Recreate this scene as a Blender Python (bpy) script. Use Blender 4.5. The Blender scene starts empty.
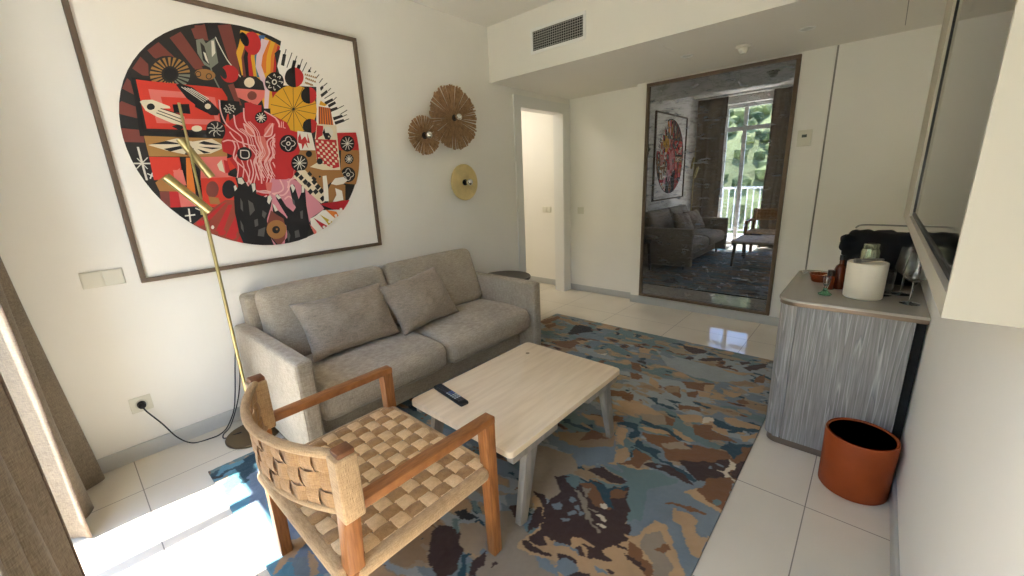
import bpy, bmesh, math, random
import numpy as np
from mathutils import Vector, Matrix, noise, geometry
random.seed(7)
C = bpy.context.scene.collection
PI = math.pi

# ------------------------------------------------------------------ colours and materials
def lin(c):
    return tuple(((v/255)/12.92 if v/255 <= .04045 else ((v/255+.055)/1.055)**2.4) for v in c)

def mat(name, col, rough=.6, metal=0., var=0., vscale=20., bump=0., bscale=200., col2=None, stretch=None,
        spec=.5, trans=0., ior=1.45, emit=None, estr=0., coat=0., sheen=0.):
    m = bpy.data.materials.new(name); m.use_nodes = True
    nt = m.node_tree; b = nt.nodes['Principled BSDF']
    L = lin(col)
    b.inputs['Base Color'].default_value = (*L, 1)
    b.inputs['Roughness'].default_value = rough
    b.inputs['Metallic'].default_value = metal
    b.inputs['Specular IOR Level'].default_value = spec
    b.inputs['Transmission Weight'].default_value = trans
    b.inputs['IOR'].default_value = ior
    b.inputs['Coat Weight'].default_value = coat
    b.inputs['Sheen Weight'].default_value = sheen
    if emit:
        b.inputs['Emission Color'].default_value = (*lin(emit), 1); b.inputs['Emission Strength'].default_value = estr
    tc = nt.nodes.new('ShaderNodeTexCoord'); mp = nt.nodes.new('ShaderNodeMapping')
    nt.links.new(tc.outputs['Object'], mp.inputs['Vector'])
    if stretch: mp.inputs['Scale'].default_value = stretch
    if var > 0 or col2:
        n = nt.nodes.new('ShaderNodeTexNoise'); n.inputs['Scale'].default_value = vscale; n.inputs['Detail'].default_value = 4
        nt.links.new(mp.outputs[0], n.inputs['Vector'])
        r = nt.nodes.new('ShaderNodeValToRGB')
        c2 = lin(col2) if col2 else tuple(v*(1-var) for v in L)
        c1 = L if col2 else tuple(min(1, v*(1+var)) for v in L)
        r.color_ramp.elements[0].position = .32; r.color_ramp.elements[1].position = .68
        r.color_ramp.elements[0].color = (*c2, 1); r.color_ramp.elements[1].color = (*c1, 1)
        nt.links.new(n.outputs['Fac'], r.inputs[0]); nt.links.new(r.outputs[0], b.inputs['Base Color'])
    if bump > 0:
        n = nt.nodes.new('ShaderNodeTexNoise'); n.inputs['Scale'].default_value = bscale; n.inputs['Detail'].default_value = 2
        nt.links.new(mp.outputs[0], n.inputs['Vector'])
        bp = nt.nodes.new('ShaderNodeBump'); bp.inputs['Strength'].default_value = bump; bp.inputs['Distance'].default_value = .002
        nt.links.new(n.outputs['Fac'], bp.inputs['Height']); nt.links.new(bp.outputs[0], b.inputs['Normal'])
    return m

M = {}
M['wall'] = mat('wall_paint', (240, 237, 229), .85, var=.012, vscale=3, bump=.05, bscale=60)
M['ceil'] = mat('ceiling_paint', (232, 228, 218), .9, var=.01, vscale=2)
M['base'] = mat('baseboard_grey', (190, 190, 186), .5)
M['white'] = mat('white_lacquer', (232, 231, 226), .35)
M['plastic'] = mat('white_plastic', (222, 219, 204), .4)
M['gap'] = mat('shadow_gap_grey', (150, 146, 138), .7)
M['frame'] = mat('taupe_frame_wood', (104, 86, 70), .5, var=.15, vscale=30, stretch=(1, 1, .2))
M['brass'] = mat('brushed_brass', (196, 180, 128), .30, metal=1., var=.06, vscale=60)
M['brass_dk'] = mat('dark_bronze_base', (110, 92, 66), .4, metal=.8)
M['teak'] = mat('oiled_teak', (166, 108, 58), .42, col2=(132, 80, 40), vscale=26, stretch=(5, .8, .8), bump=.1, bscale=90)
M['teak_leg'] = mat('oiled_teak_upright', (166, 108, 58), .42, col2=(134, 82, 41), vscale=26, stretch=(5, 5, .5), bump=.1, bscale=90)
M['teak_dk'] = mat('teak_end_grain', (122, 76, 44), .5, var=.15, vscale=80)
M['black'] = mat('black_plastic', (16, 16, 18), .45)
M['cable'] = mat('black_cable', (20, 20, 22), .5)
M['dark'] = mat('dark_recess', (14, 14, 15), .8)
M['ink'] = mat('dark_metal', (40, 38, 38), .4, metal=.6)
M['chrome'] = mat('polished_chrome', (215, 215, 212), .08, metal=1.)
M['steel'] = mat('steel_leg', (150, 150, 148), .3, metal=1.)
M['bronze'] = mat('bronze_trim', (116, 100, 84), .35, metal=.65)
M['counter'] = mat('glossy_taupe_counter', (160, 153, 142), .12, var=.03, vscale=6)
M['bin'] = mat('orange_leather', (152, 66, 18), .6, var=.08, vscale=12, bump=.15, bscale=500)
M['bin_in'] = mat('bin_liner', (104, 94, 84), .28, metal=.75)
M['cream'] = mat('cream_leather', (226, 218, 198), .5, bump=.1, bscale=400)
M['amber'] = mat('amber_glass', (190, 84, 20), .08, trans=.6)
M['amberliq'] = mat('amber_bottle', (112, 48, 22), .12, trans=.35)
M['green'] = mat('green_glass', (140, 215, 170), .08, trans=.85)
M['glass'] = mat('clear_glass', (250, 252, 252), .02, trans=1., ior=1.45)
M['jar'] = mat('greenish_silver', (170, 176, 150), .18, metal=.8, var=.2, vscale=40)
M['cloth_bk'] = mat('black_cloth', (17, 18, 23), .95, bump=.3, bscale=300)
M['drk_table'] = mat('dark_stained_wood', (62, 52, 44), .4, var=.15, vscale=12)
M['screen'] = mat('tv_glass', (10, 10, 11), .06, spec=.8)
M['fibre'] = mat('banana_fibre', (178, 144, 106), .8, col2=(134, 102, 72), vscale=40, bump=.4, bscale=150)
M['goldleaf'] = mat('gold_leaf', (230, 208, 150), .40, metal=.35, var=.12, vscale=9)
M['lens'] = mat('frosted_lens', (205, 205, 200), .3)
M['lcd'] = mat('lcd_display', (88, 96, 88), .3)
M['rail'] = mat('balcony_white', (225, 225, 225), .5)
M['outfloor'] = mat('balcony_tile', (226, 220, 208), .6, var=.05)
M['ground'] = mat('pale_ground', (186, 178, 160), .9, var=.25, vscale=.15)
M['btn_lt'] = mat('remote_buttons_light', (176, 184, 190), .5)
M['btn_bl'] = mat('remote_buttons_blue', (92, 112, 168), .5)
M['btn_dk'] = mat('remote_buttons_dark', (70, 70, 74), .5)

def nodes(m): return m.node_tree, m.node_tree.nodes, m.node_tree.links

def fabric(name, c1, c2, scale=420, coarse=7, bump=.5, rough=.95, translucent=0., sheen=.15, xy=('X', 'Z')):
    """woven cloth: two crossed thread noises"""
    m = mat(name, c1, rough, sheen=sheen); nt, N, L = nodes(m); b = N['Principled BSDF']
    tc = N.new('ShaderNodeTexCoord')
    outs = []
    for st in ((1, 1, .1), (.1, .1, 1)):
        mp = N.new('ShaderNodeMapping'); mp.inputs['Scale'].default_value = st
        L.new(tc.outputs['Object'], mp.inputs['Vector'])
        n = N.new('ShaderNodeTexNoise'); n.inputs['Scale'].default_value = scale; n.inputs['Detail'].default_value = 2
        L.new(mp.outputs[0], n.inputs['Vector']); outs.append(n.outputs['Fac'])
    big = N.new('ShaderNodeTexNoise'); big.inputs['Scale'].default_value = coarse; big.inputs['Detail'].default_value = 5
    L.new(tc.outputs['Object'], big.inputs['Vector'])
    a = N.new('ShaderNodeMath'); a.operation = 'ADD'; L.new(outs[0], a.inputs[0]); L.new(outs[1], a.inputs[1])
    a2 = N.new('ShaderNodeMath'); a2.operation = 'MULTIPLY_ADD'; L.new(big.outputs['Fac'], a2.inputs[0]); a2.inputs[1].default_value = .55
    L.new(a.outputs[0], a2.inputs[2])
    r = N.new('ShaderNodeValToRGB'); r.color_ramp.elements[0].position = .95/1.6*.0+.36; r.color_ramp.elements[1].position = .64
    hf = N.new('ShaderNodeMath'); hf.operation = 'MULTIPLY'; hf.inputs[1].default_value = .4; L.new(a2.outputs[0], hf.inputs[0])
    r.color_ramp.elements[0].color = (*lin(c2), 1); r.color_ramp.elements[1].color = (*lin(c1), 1)
    L.new(hf.outputs[0], r.inputs[0]); L.new(r.outputs[0], b.inputs['Base Color'])
    bp = N.new('ShaderNodeBump'); bp.inputs['Strength'].default_value = bump; bp.inputs['Distance'].default_value = .0015
    L.new(a.outputs[0], bp.inputs['Height']); L.new(bp.outputs[0], b.inputs['Normal'])
    if translucent:
        t = N.new('ShaderNodeBsdfTranslucent'); L.new(r.outputs[0], t.inputs['Color'])
        mx = N.new('ShaderNodeMixShader'); mx.inputs[0].default_value = translucent
        L.new(b.outputs[0], mx.inputs[1]); L.new(t.outputs[0], mx.inputs[2]); L.new(mx.outputs[0], N['Material Output'].inputs[0])
    return m
M['sofa'] = fabric('sofa_weave', (188, 175, 155), (144, 132, 115), 300, 6, .6)
M['pillow'] = fabric('pillow_weave', (176, 161, 142), (130, 117, 101), 320, 9, .5)
M['curtain'] = fabric('linen_curtain', (156, 141, 121), (112, 100, 84), 480, 4, .5, translucent=.2)
M['hem'] = fabric('linen_hem', (124, 104, 88), (88, 72, 61), 480, 4, .5)
M['cord'] = fabric('paper_cord_dark', (188, 148, 100), (146, 108, 68), 420, 10, 1.)
M['cord_sheen'] = fabric('paper_cord_sheen', (240, 208, 160), (208, 172, 124), 420, 10, 1.)  # same cord; fibre reflection of the crosswise bands put into a lighter colour
M['cord_wrap'] = fabric('paper_cord_wrap', (202, 168, 124), (158, 124, 84), 420, 10, 1.)

def tile_floor():
    m = mat('polished_porcelain_tile', (202, 198, 188), .09, spec=.75); nt, N, L = nodes(m); b = N['Principled BSDF']
    tc = N.new('ShaderNodeTexCoord'); sp = N.new('ShaderNodeSeparateXYZ'); L.new(tc.outputs['Object'], sp.inputs[0])
    lines = []
    for k, off in ((0, 2.795), (1, -2.4408)):
        a = N.new('ShaderNodeMath'); a.operation = 'SUBTRACT'; a.inputs[1].default_value = off; L.new(sp.outputs[k], a.inputs[0])
        d = N.new('ShaderNodeMath'); d.operation = 'DIVIDE'; d.inputs[1].default_value = .613; L.new(a.outputs[0], d.inputs[0])
        f = N.new('ShaderNodeMath'); f.operation = 'FRACT'; L.new(d.outputs[0], f.inputs[0])
        s = N.new('ShaderNodeMath'); s.operation = 'SUBTRACT'; s.inputs[1].default_value = .5; L.new(f.outputs[0], s.inputs[0])
        ab = N.new('ShaderNodeMath'); ab.operation = 'ABSOLUTE'; L.new(s.outputs[0], ab.inputs[0])
        g = N.new('ShaderNodeMath'); g.operation = 'GREATER_THAN'; g.inputs[1].default_value = .4966; L.new(ab.outputs[0], g.inputs[0])
        lines.append(g.outputs[0])
    mx = N.new('ShaderNodeMath'); mx.operation = 'MAXIMUM'; L.new(lines[0], mx.inputs[0]); L.new(lines[1], mx.inputs[1])
    n = N.new('ShaderNodeTexNoise'); n.inputs['Scale'].default_value = 1.6; n.inputs['Detail'].default_value = 5; L.new(tc.outputs['Object'], n.inputs['Vector'])
    r = N.new('ShaderNodeValToRGB'); r.color_ramp.elements[0].position = .35; r.color_ramp.elements[1].position = .65
    r.color_ramp.elements[0].color = (*lin((214, 205, 188)), 1); r.color_ramp.elements[1].color = (*lin((224, 216, 200)), 1)
    L.new(n.outputs['Fac'], r.inputs[0])
    cm = N.new('ShaderNodeMix'); cm.data_type = 'RGBA'; L.new(mx.outputs[0], cm.inputs['Factor'])
    L.new(r.outputs[0], cm.inputs['A']); cm.inputs['B'].default_value = (*lin((128, 120, 108)), 1)
    L.new(cm.outputs['Result'], b.inputs['Base Color'])
    ro = N.new('ShaderNodeMath'); ro.operation = 'MULTIPLY_ADD'; ro.inputs[1].default_value = .4; ro.inputs[2].default_value = .055
    L.new(mx.outputs[0], ro.inputs[0]); L.new(ro.outputs[0], b.inputs['Roughness'])
    return m
M['tile'] = tile_floor()

def antique_mirror():
    m = mat('antique_mirror', (154, 158, 167), .004, metal=1.); nt, N, L = nodes(m); b = N['Principled BSDF']
    tc = N.new('ShaderNodeTexCoord'); mp = N.new('ShaderNodeMapping'); mp.inputs['Scale'].default_value = (1, 1, 3.2)
    L.new(tc.outputs['Object'], mp.inputs['Vector'])
    n = N.new('ShaderNodeTexNoise'); n.inputs['Scale'].default_value = 7; n.inputs['Detail'].default_value = 12; n.inputs['Roughness'].default_value = .80
    n.inputs['Distortion'].default_value = .8
    L.new(mp.outputs[0], n.inputs['Vector'])
    r = N.new('ShaderNodeValToRGB'); e = r.color_ramp.elements
    e[0].position = .47; e[0].color = (0, 0, 0, 1); e[1].position = .66; e[1].color = (1, 1, 1, 1)
    L.new(n.outputs['Fac'], r.inputs[0])
    n2 = N.new('ShaderNodeTexNoise'); n2.inputs['Scale'].default_value = 16; n2.inputs['Detail'].default_value = 6
    L.new(mp.outputs[0], n2.inputs['Vector'])
    r2 = N.new('ShaderNodeValToRGB'); e = r2.color_ramp.elements
    e[0].position = .4; e[0].color = (*lin((92, 78, 66)), 1); e[1].position = .6; e[1].color = (*lin((128, 140, 158)), 1)
    L.new(n2.outputs['Fac'], r2.inputs[0])
    d = N.new('ShaderNodeBsdfPrincipled'); L.new(r2.outputs[0], d.inputs['Base Color']); d.inputs['Roughness'].default_value = .35; d.inputs['Metallic'].default_value = .4
    sc = N.new('ShaderNodeMath'); sc.operation = 'MULTIPLY_ADD'; sc.inputs[1].default_value = .50; sc.inputs[2].default_value = .06; L.new(r.outputs[0], sc.inputs[0])
    mx = N.new('ShaderNodeMixShader'); L.new(sc.outputs[0], mx.inputs[0]); L.new(b.outputs[0], mx.inputs[1]); L.new(d.outputs[0], mx.inputs[2])
    L.new(mx.outputs[0], N['Material Output'].inputs[0])
    return m
M['mirror'] = antique_mirror()

def grey_timber():
    """brushed grey veneer with pale filled grain"""
    m = mat('limed_grey_timber', (112, 114, 120), .5); nt, N, L = nodes(m); b = N['Principled BSDF']
    tc = N.new('ShaderNodeTexCoord'); mp = N.new('ShaderNodeMapping'); mp.inputs['Scale'].default_value = (1.2, 1.2, .05)
    L.new(tc.outputs['Object'], mp.inputs['Vector'])
    w = N.new('ShaderNodeTexNoise'); w.inputs['Scale'].default_value = 9; w.inputs['Detail'].default_value = 2.5; w.inputs['Distortion'].default_value = .15; L.new(mp.outputs[0], w.inputs['Vector'])
    k = N.new('ShaderNodeMath'); k.operation = 'MULTIPLY'; k.inputs[1].default_value = 15; L.new(w.outputs['Fac'], k.inputs[0])
    f = N.new('ShaderNodeMath'); f.operation = 'FRACT'; L.new(k.outputs[0], f.inputs[0])
    r = N.new('ShaderNodeValToRGB'); e = r.color_ramp.elements
    e[0].position = 0; e[0].color = (*lin((146, 143, 140)), 1); e[1].position = .78; e[1].color = (*lin((158, 155, 152)), 1)
    x = e.new(.88); x.color = (*lin((188, 186, 183)), 1); x = e.new(.99); x.color = (*lin((132, 132, 134)), 1)
    L.new(f.outputs[0], r.inputs[0])
    fine = N.new('ShaderNodeTexNoise'); fine.inputs['Scale'].default_value = 160; fine.inputs['Detail'].default_value = 3
    mp2 = N.new('ShaderNodeMapping'); mp2.inputs['Scale'].default_value = (1, 1, .04); L.new(tc.outputs['Object'], mp2.inputs['Vector']); L.new(mp2.outputs[0], fine.inputs['Vector'])
    r3 = N.new('ShaderNodeValToRGB'); e = r3.color_ramp.elements; e[0].position = .3; e[0].color = (.62, .62, .62, 1); e[1].position = .7; e[1].color = (1.15, 1.15, 1.15, 1)
    L.new(fine.outputs['Fac'], r3.inputs[0])
    mm = N.new('ShaderNodeMix'); mm.data_type = 'RGBA'; mm.blend_type = 'MULTIPLY'; mm.inputs['Factor'].default_value = 1
    L.new(r.outputs[0], mm.inputs['A']); L.new(r3.outputs[0], mm.inputs['B']); L.new(mm.outputs['Result'], b.inputs['Base Color'])
    bp = N.new('ShaderNodeBump'); bp.inputs['Strength'].default_value = .3; bp.inputs['Distance'].default_value = .002
    L.new(fine.outputs['Fac'], bp.inputs['Height']); L.new(bp.outputs[0], b.inputs['Normal'])
    return m
M['timber'] = grey_timber()

def pale_oak(name, c1, c2, stretch):
    m = mat(name, c1, .5, col2=c2, vscale=7, stretch=stretch, bump=.08, bscale=60); return m
M['oak'] = pale_oak('pale_limed_oak', (232, 212, 182), (220, 198, 166), (6, .55, 1))
M['oak_grey'] = pale_oak('greyed_oak_leg', (156, 148, 138), (132, 126, 117), (5, 5, .5))
M['knot'] = mat('oak_knot', (140, 118, 90), .6)
M['leafy'] = mat('hillside_foliage', (150, 158, 98), .9, col2=(48, 70, 44), vscale=.8)
M['hill'] = mat('hillside_soil', (120, 128, 84), .95, var=.3, vscale=.2)

# ------------------------------------------------------------------ mesh builder
class MB:
    def __init__(s): s.v = []; s.f = []; s.m = []
    def add(s, vs, fs, mi=0):
        o = len(s.v); s.v += [tuple(v) for v in vs]; s.f += [tuple(i+o for i in f) for f in fs]; s.m += [mi]*len(fs); return s
    def bm(s, bm, mi=0):
        bm.verts.index_update(); s.add([v.co[:] for v in bm.verts], [[v.index for v in f.verts] for f in bm.faces], mi); bm.free(); return s
    def box(s, x0, x1, y0, y1, z0, z1, b=0., seg=2, mi=0, rot=None, piv=None):
        bm = bmesh.new(); bmesh.ops.create_cube(bm, size=1)
        for v in bm.verts: v.co = Vector(((x0+x1)/2+v.co.x*(x1-x0), (y0+y1)/2+v.co.y*(y1-y0), (z0+z1)/2+v.co.z*(z1-z0)))
        if b > 0: bmesh.ops.bevel(bm, geom=bm.edges[:], offset=min(b, .45*min(x1-x0, y1-y0, z1-z0)), segments=seg, profile=.5, affect='EDGES')
        if rot is not None:
            p = Vector(piv if piv else ((x0+x1)/2, (y0+y1)/2, (z0+z1)/2))
            for v in bm.verts: v.co = rot @ (v.co-p) + p
        return s.bm(bm, mi)
    def bar(s, p, q, w, h, w2=None, h2=None, b=.002, mi=0, up=(0, 0, 1)):
        """straight bar from p to q with width w (sideways) and height h"""
        p = Vector(p); q = Vector(q); d = (q-p); n = d.normalized(); u = Vector(up)
        if abs(n.dot(u)) > .99: u = Vector((0, 1, 0))
        r = n.cross(u).normalized(); u = r.cross(n).normalized(); w2 = w if w2 is None else w2; h2 = h if h2 is None else h2
        bm = bmesh.new(); vs = []
        for c, ww, hh in ((p, w, h), (q, w2, h2)):
            for a, bb in ((-1, -1), (1, -1), (1, 1), (-1, 1)): vs.append(bm.verts.new(c+r*a*ww/2+u*bb*hh/2))
        bm.faces.new(vs[0:4][::-1]); bm.faces.new(vs[4:8])
        for i in range(4): j = (i+1) % 4; bm.faces.new((vs[i], vs[j], vs[4+j], vs[4+i]))
        if b > 0: bmesh.ops.bevel(bm, geom=bm.edges[:], offset=b, segments=2, profile=.5, affect='EDGES')
        bmesh.ops.recalc_face_normals(bm, faces=bm.faces[:])
        return s.bm(bm, mi)
    def cyl(s, p, q, r, r2=None, n=24, caps=True, mi=0):
        p = Vector(p); q = Vector(q); r2 = r if r2 is None else r2; d = (q-p).normalized()
        u = d.orthogonal().normalized(); w = d.cross(u)
        vs = []
        for c, rr in ((p, r), (q, r2)):
            for i in range(n): a = 2*PI*i/n; vs.append(c+u*math.cos(a)*rr+w*math.sin(a)*rr)
        fs = [(i, (i+1) % n, n+(i+1) % n, n+i) for i in range(n)]
        if caps: fs += [tuple(range(n))[::-1], tuple(range(n, 2*n))]
        return s.add(vs, fs, mi)
    def lathe(s, prof, c, n=32, axis='z', mi=0, closed=False):
        """prof: list of (radius, height)"""
        vs = []; fs = []
        for r, h in prof:
            for i in range(n):
                a = 2*PI*i/n
                if axis == 'z': vs.append((c[0]+r*math.cos(a), c[1]+r*math.sin(a), c[2]+h))
                elif axis == 'x': vs.append((c[0]+h, c[1]+r*math.cos(a), c[2]+r*math.sin(a)))
                else: vs.append((c[0]+r*math.cos(a), c[1]+h, c[2]+r*math.sin(a)))
        for k in range(len(prof)-1):
            for i in range(n): j = (i+1) % n; fs.append((k*n+i, k*n+j, (k+1)*n+j, (k+1)*n+i))
        if prof[0][0] > 1e-6 and not closed: fs.append(tuple(range(n))[::-1])
        if prof[-1][0] > 1e-6 and not closed: fs.append(tuple(range((len(prof)-1)*n, len(prof)*n)))
        return s.add(vs, fs, mi)
    def tube(s, pts, r, n=8, mi=0, sub=6):
        P = [Vector(p) for p in pts]; Q = []
        for i in range(len(P)-1):
            p0 = P[max(i-1, 0)]; p1 = P[i]; p2 = P[i+1]; p3 = P[min(i+2, len(P)-1)]
            for k in range(sub):
                t = k/sub
                Q.append(.5*((2*p1)+(-p0+p2)*t+(2*p0-5*p1+4*p2-p3)*t*t+(-p0+3*p1-3*p2+p3)*t**3))
        Q.append(P[-1]); vs = []; fs = []; u = None
        for i, q in enumerate(Q):
            d = (Q[min(i+1, len(Q)-1)]-Q[max(i-1, 0)]).normalized()
            u = d.orthogonal().normalized() if u is None else (u-d*u.dot(d)).normalized()
            w = d.cross(u)
            for k in range(n): a = 2*PI*k/n; vs.append(q+u*math.cos(a)*r+w*math.sin(a)*r)
        for i in range(len(Q)-1):
            for k in range(n): j = (k+1) % n; fs.append((i*n+k, i*n+j, (i+1)*n+j, (i+1)*n+k))
        fs += [tuple(range(n))[::-1], tuple(range((len(Q)-1)*n, len(Q)*n))]
        return s.add(vs, fs, mi)
    def sphere(s, c, r, sx=1, sy=1, sz=1, n=20, mi=0):
        bm = bmesh.new(); bmesh.ops.create_uvsphere(bm, u_segments=n, v_segments=n//2, radius=r)
        for v in bm.verts: v.co = Vector((v.co.x*sx+c[0], v.co.y*sy+c[1], v.co.z*sz+c[2]))
        return s.bm(bm, mi)
    def prism(s, pts, z0, z1, b=0., mi=0):
        bm = bmesh.new(); lo = [bm.verts.new((x, y, z0)) for x, y in pts]; hi = [bm.verts.new((x, y, z1)) for x, y in pts]
        n = len(pts); bm.faces.new(lo[::-1]); top = bm.faces.new(hi)
        for i in range(n): j = (i+1) % n; bm.faces.new((lo[i], lo[j], hi[j], hi[i]))
        if b > 0: bmesh.ops.bevel(bm, geom=list(top.edges), offset=b, segments=2, profile=.5, affect='EDGES')
        bmesh.ops.recalc_face_normals(bm, faces=bm.faces[:])
        return s.bm(bm, mi)
    def soft(s, c, size, r, puff=(0, 0, 0), n=8, wob=0., wsc=6., fn=None, mi=0, seed=0):
        """upholstered block: rounded box that bulges on its faces"""
        h = [v/2 for v in size]; ax = []
        for k in range(3):
            rr = min(r, h[k]*.95); inner = h[k]-rr
            a = [-h[k], -h[k]+rr*.3, -h[k]+rr*.65] + [-inner+2*inner*i/n for i in range(n+1)] + [h[k]-rr*.65, h[k]-rr*.3, h[k]]
            ax.append(a)
        idx = {}; vs = []; fs = []
        def V(p):
            key = tuple(round(q, 6) for q in p)
            if key in idx: return idx[key]
            q = Vector(p); inn = Vector([max(-(h[k]-min(r, h[k]*.95)), min(h[k]-min(r, h[k]*.95), p[k])) for k in range(3)])
            d = q-inn
            if d.length > 1e-9: q = inn+Vector([d[k] for k in range(3)]).normalized()*min(r, max(abs(d[k]) for k in range(3))) if d.length > r else q
            g = [q[k]/h[k] for k in range(3)]
            o = Vector((puff[0]*g[0]*(1-g[1]**2)*(1-g[2]**2), puff[1]*g[1]*(1-g[0]**2)*(1-g[2]**2), puff[2]*g[2]*(1-g[0]**2)*(1-g[1]**2)))
            if wob: o += Vector(noise.noise_vector((q+Vector((seed*3.1, seed*1.7, seed)))*wsc))*wob
            q = q+o
            if fn: q = Vector(fn(q, g))
            idx[key] = len(vs); vs.append(q+Vector(c)); return idx[key]
        for k in range(3):
            a, b2 = ax[(k+1) % 3], ax[(k+2) % 3]
            for sg in (-1, 1):
                for i in range(len(a)-1):
                    for j in range(len(b2)-1):
                        q = []
                        for (ii, jj) in ((i, j), (i+1, j), (i+1, j+1), (i, j+1)):
                            p = [0, 0, 0]; p[k] = sg*h[k]; p[(k+1) % 3] = a[ii]; p[(k+2) % 3] = b2[jj]; q.append(V(p))
                        fs.append(tuple(q if sg > 0 else q[::-1]))
        return s.add(vs, fs, mi)
    def build(s, name, mats, parent=None, smooth=True, angle=35, loc=None):
        me = bpy.data.meshes.new(name)
        off = Vector((0, 0, 0))
        p = parent
        while p is not None: off = off+Vector(p.location); p = p.parent
        if loc is not None and parent is None: off = Vector(loc)
        me.from_pydata([(v[0]-off[0], v[1]-off[1], v[2]-off[2]) for v in s.v], [], s.f)
        if not isinstance(mats, (list, tuple)): mats = [mats]
        for m in mats: me.materials.append(m)
        me.polygons.foreach_set('material_index', s.m)
        if smooth:
            me.polygons.foreach_set('use_smooth', [True]*len(s.f)); me.set_sharp_from_angle(angle=math.radians(angle))
        me.update()
        o = bpy.data.objects.new(name, me); C.objects.link(o)
        if parent is not None: o.parent = parent
        elif loc is not None: o.location = loc
        return o

def thing(name, label, cat, loc=(0, 0, 0), group=None):
    o = bpy.data.objects.new(name, None); C.objects.link(o); o.location = loc; o.empty_display_size = .1
    o['label'] = label; o['category'] = cat
    if group: o['group'] = group
    return o
def tag(o, label, cat, group=None, kind=None):
    o['label'] = label; o['category'] = cat
    if group: o['group'] = group
    if kind: o['kind'] = kind
    return o
def struct(o): o['kind'] = 'structure'; return o
def copy_tree(o, parent=None):
    c = o.copy(); C.objects.link(c); c.parent = parent
    for ch in list(o.children): copy_tree(ch, c)
    return c
def rrect(x0, x1, y0, y1, r00=0, r10=0, r11=0, r01=0, n=8):
    """counter-clockwise rounded rectangle; radii at (x0,y0),(x1,y0),(x1,y1),(x0,y1)"""
    out = []
    for (cx, cy, r, a0) in ((x0, y0, r00, PI), (x1, y0, r10, 1.5*PI), (x1, y1, r11, 0), (x0, y1, r01, .5*PI)):
        if r <= 0: out.append((cx, cy)); continue
        ox = cx+(r if cx == x0 else -r); oy = cy+(r if cy == y0 else -r)
        for k in range(n+1): a = a0+.5*PI*k/n; out.append((ox+r*math.cos(a), oy+r*math.sin(a)))
    return out

SUN, SKY, EXPO = 18.0, 0.72, 1.14
CAM_LOC = (2.8479, -4.2953, 1.3884); CAM_ROT = (0.73398, -0.25800, -0.04365)
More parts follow.
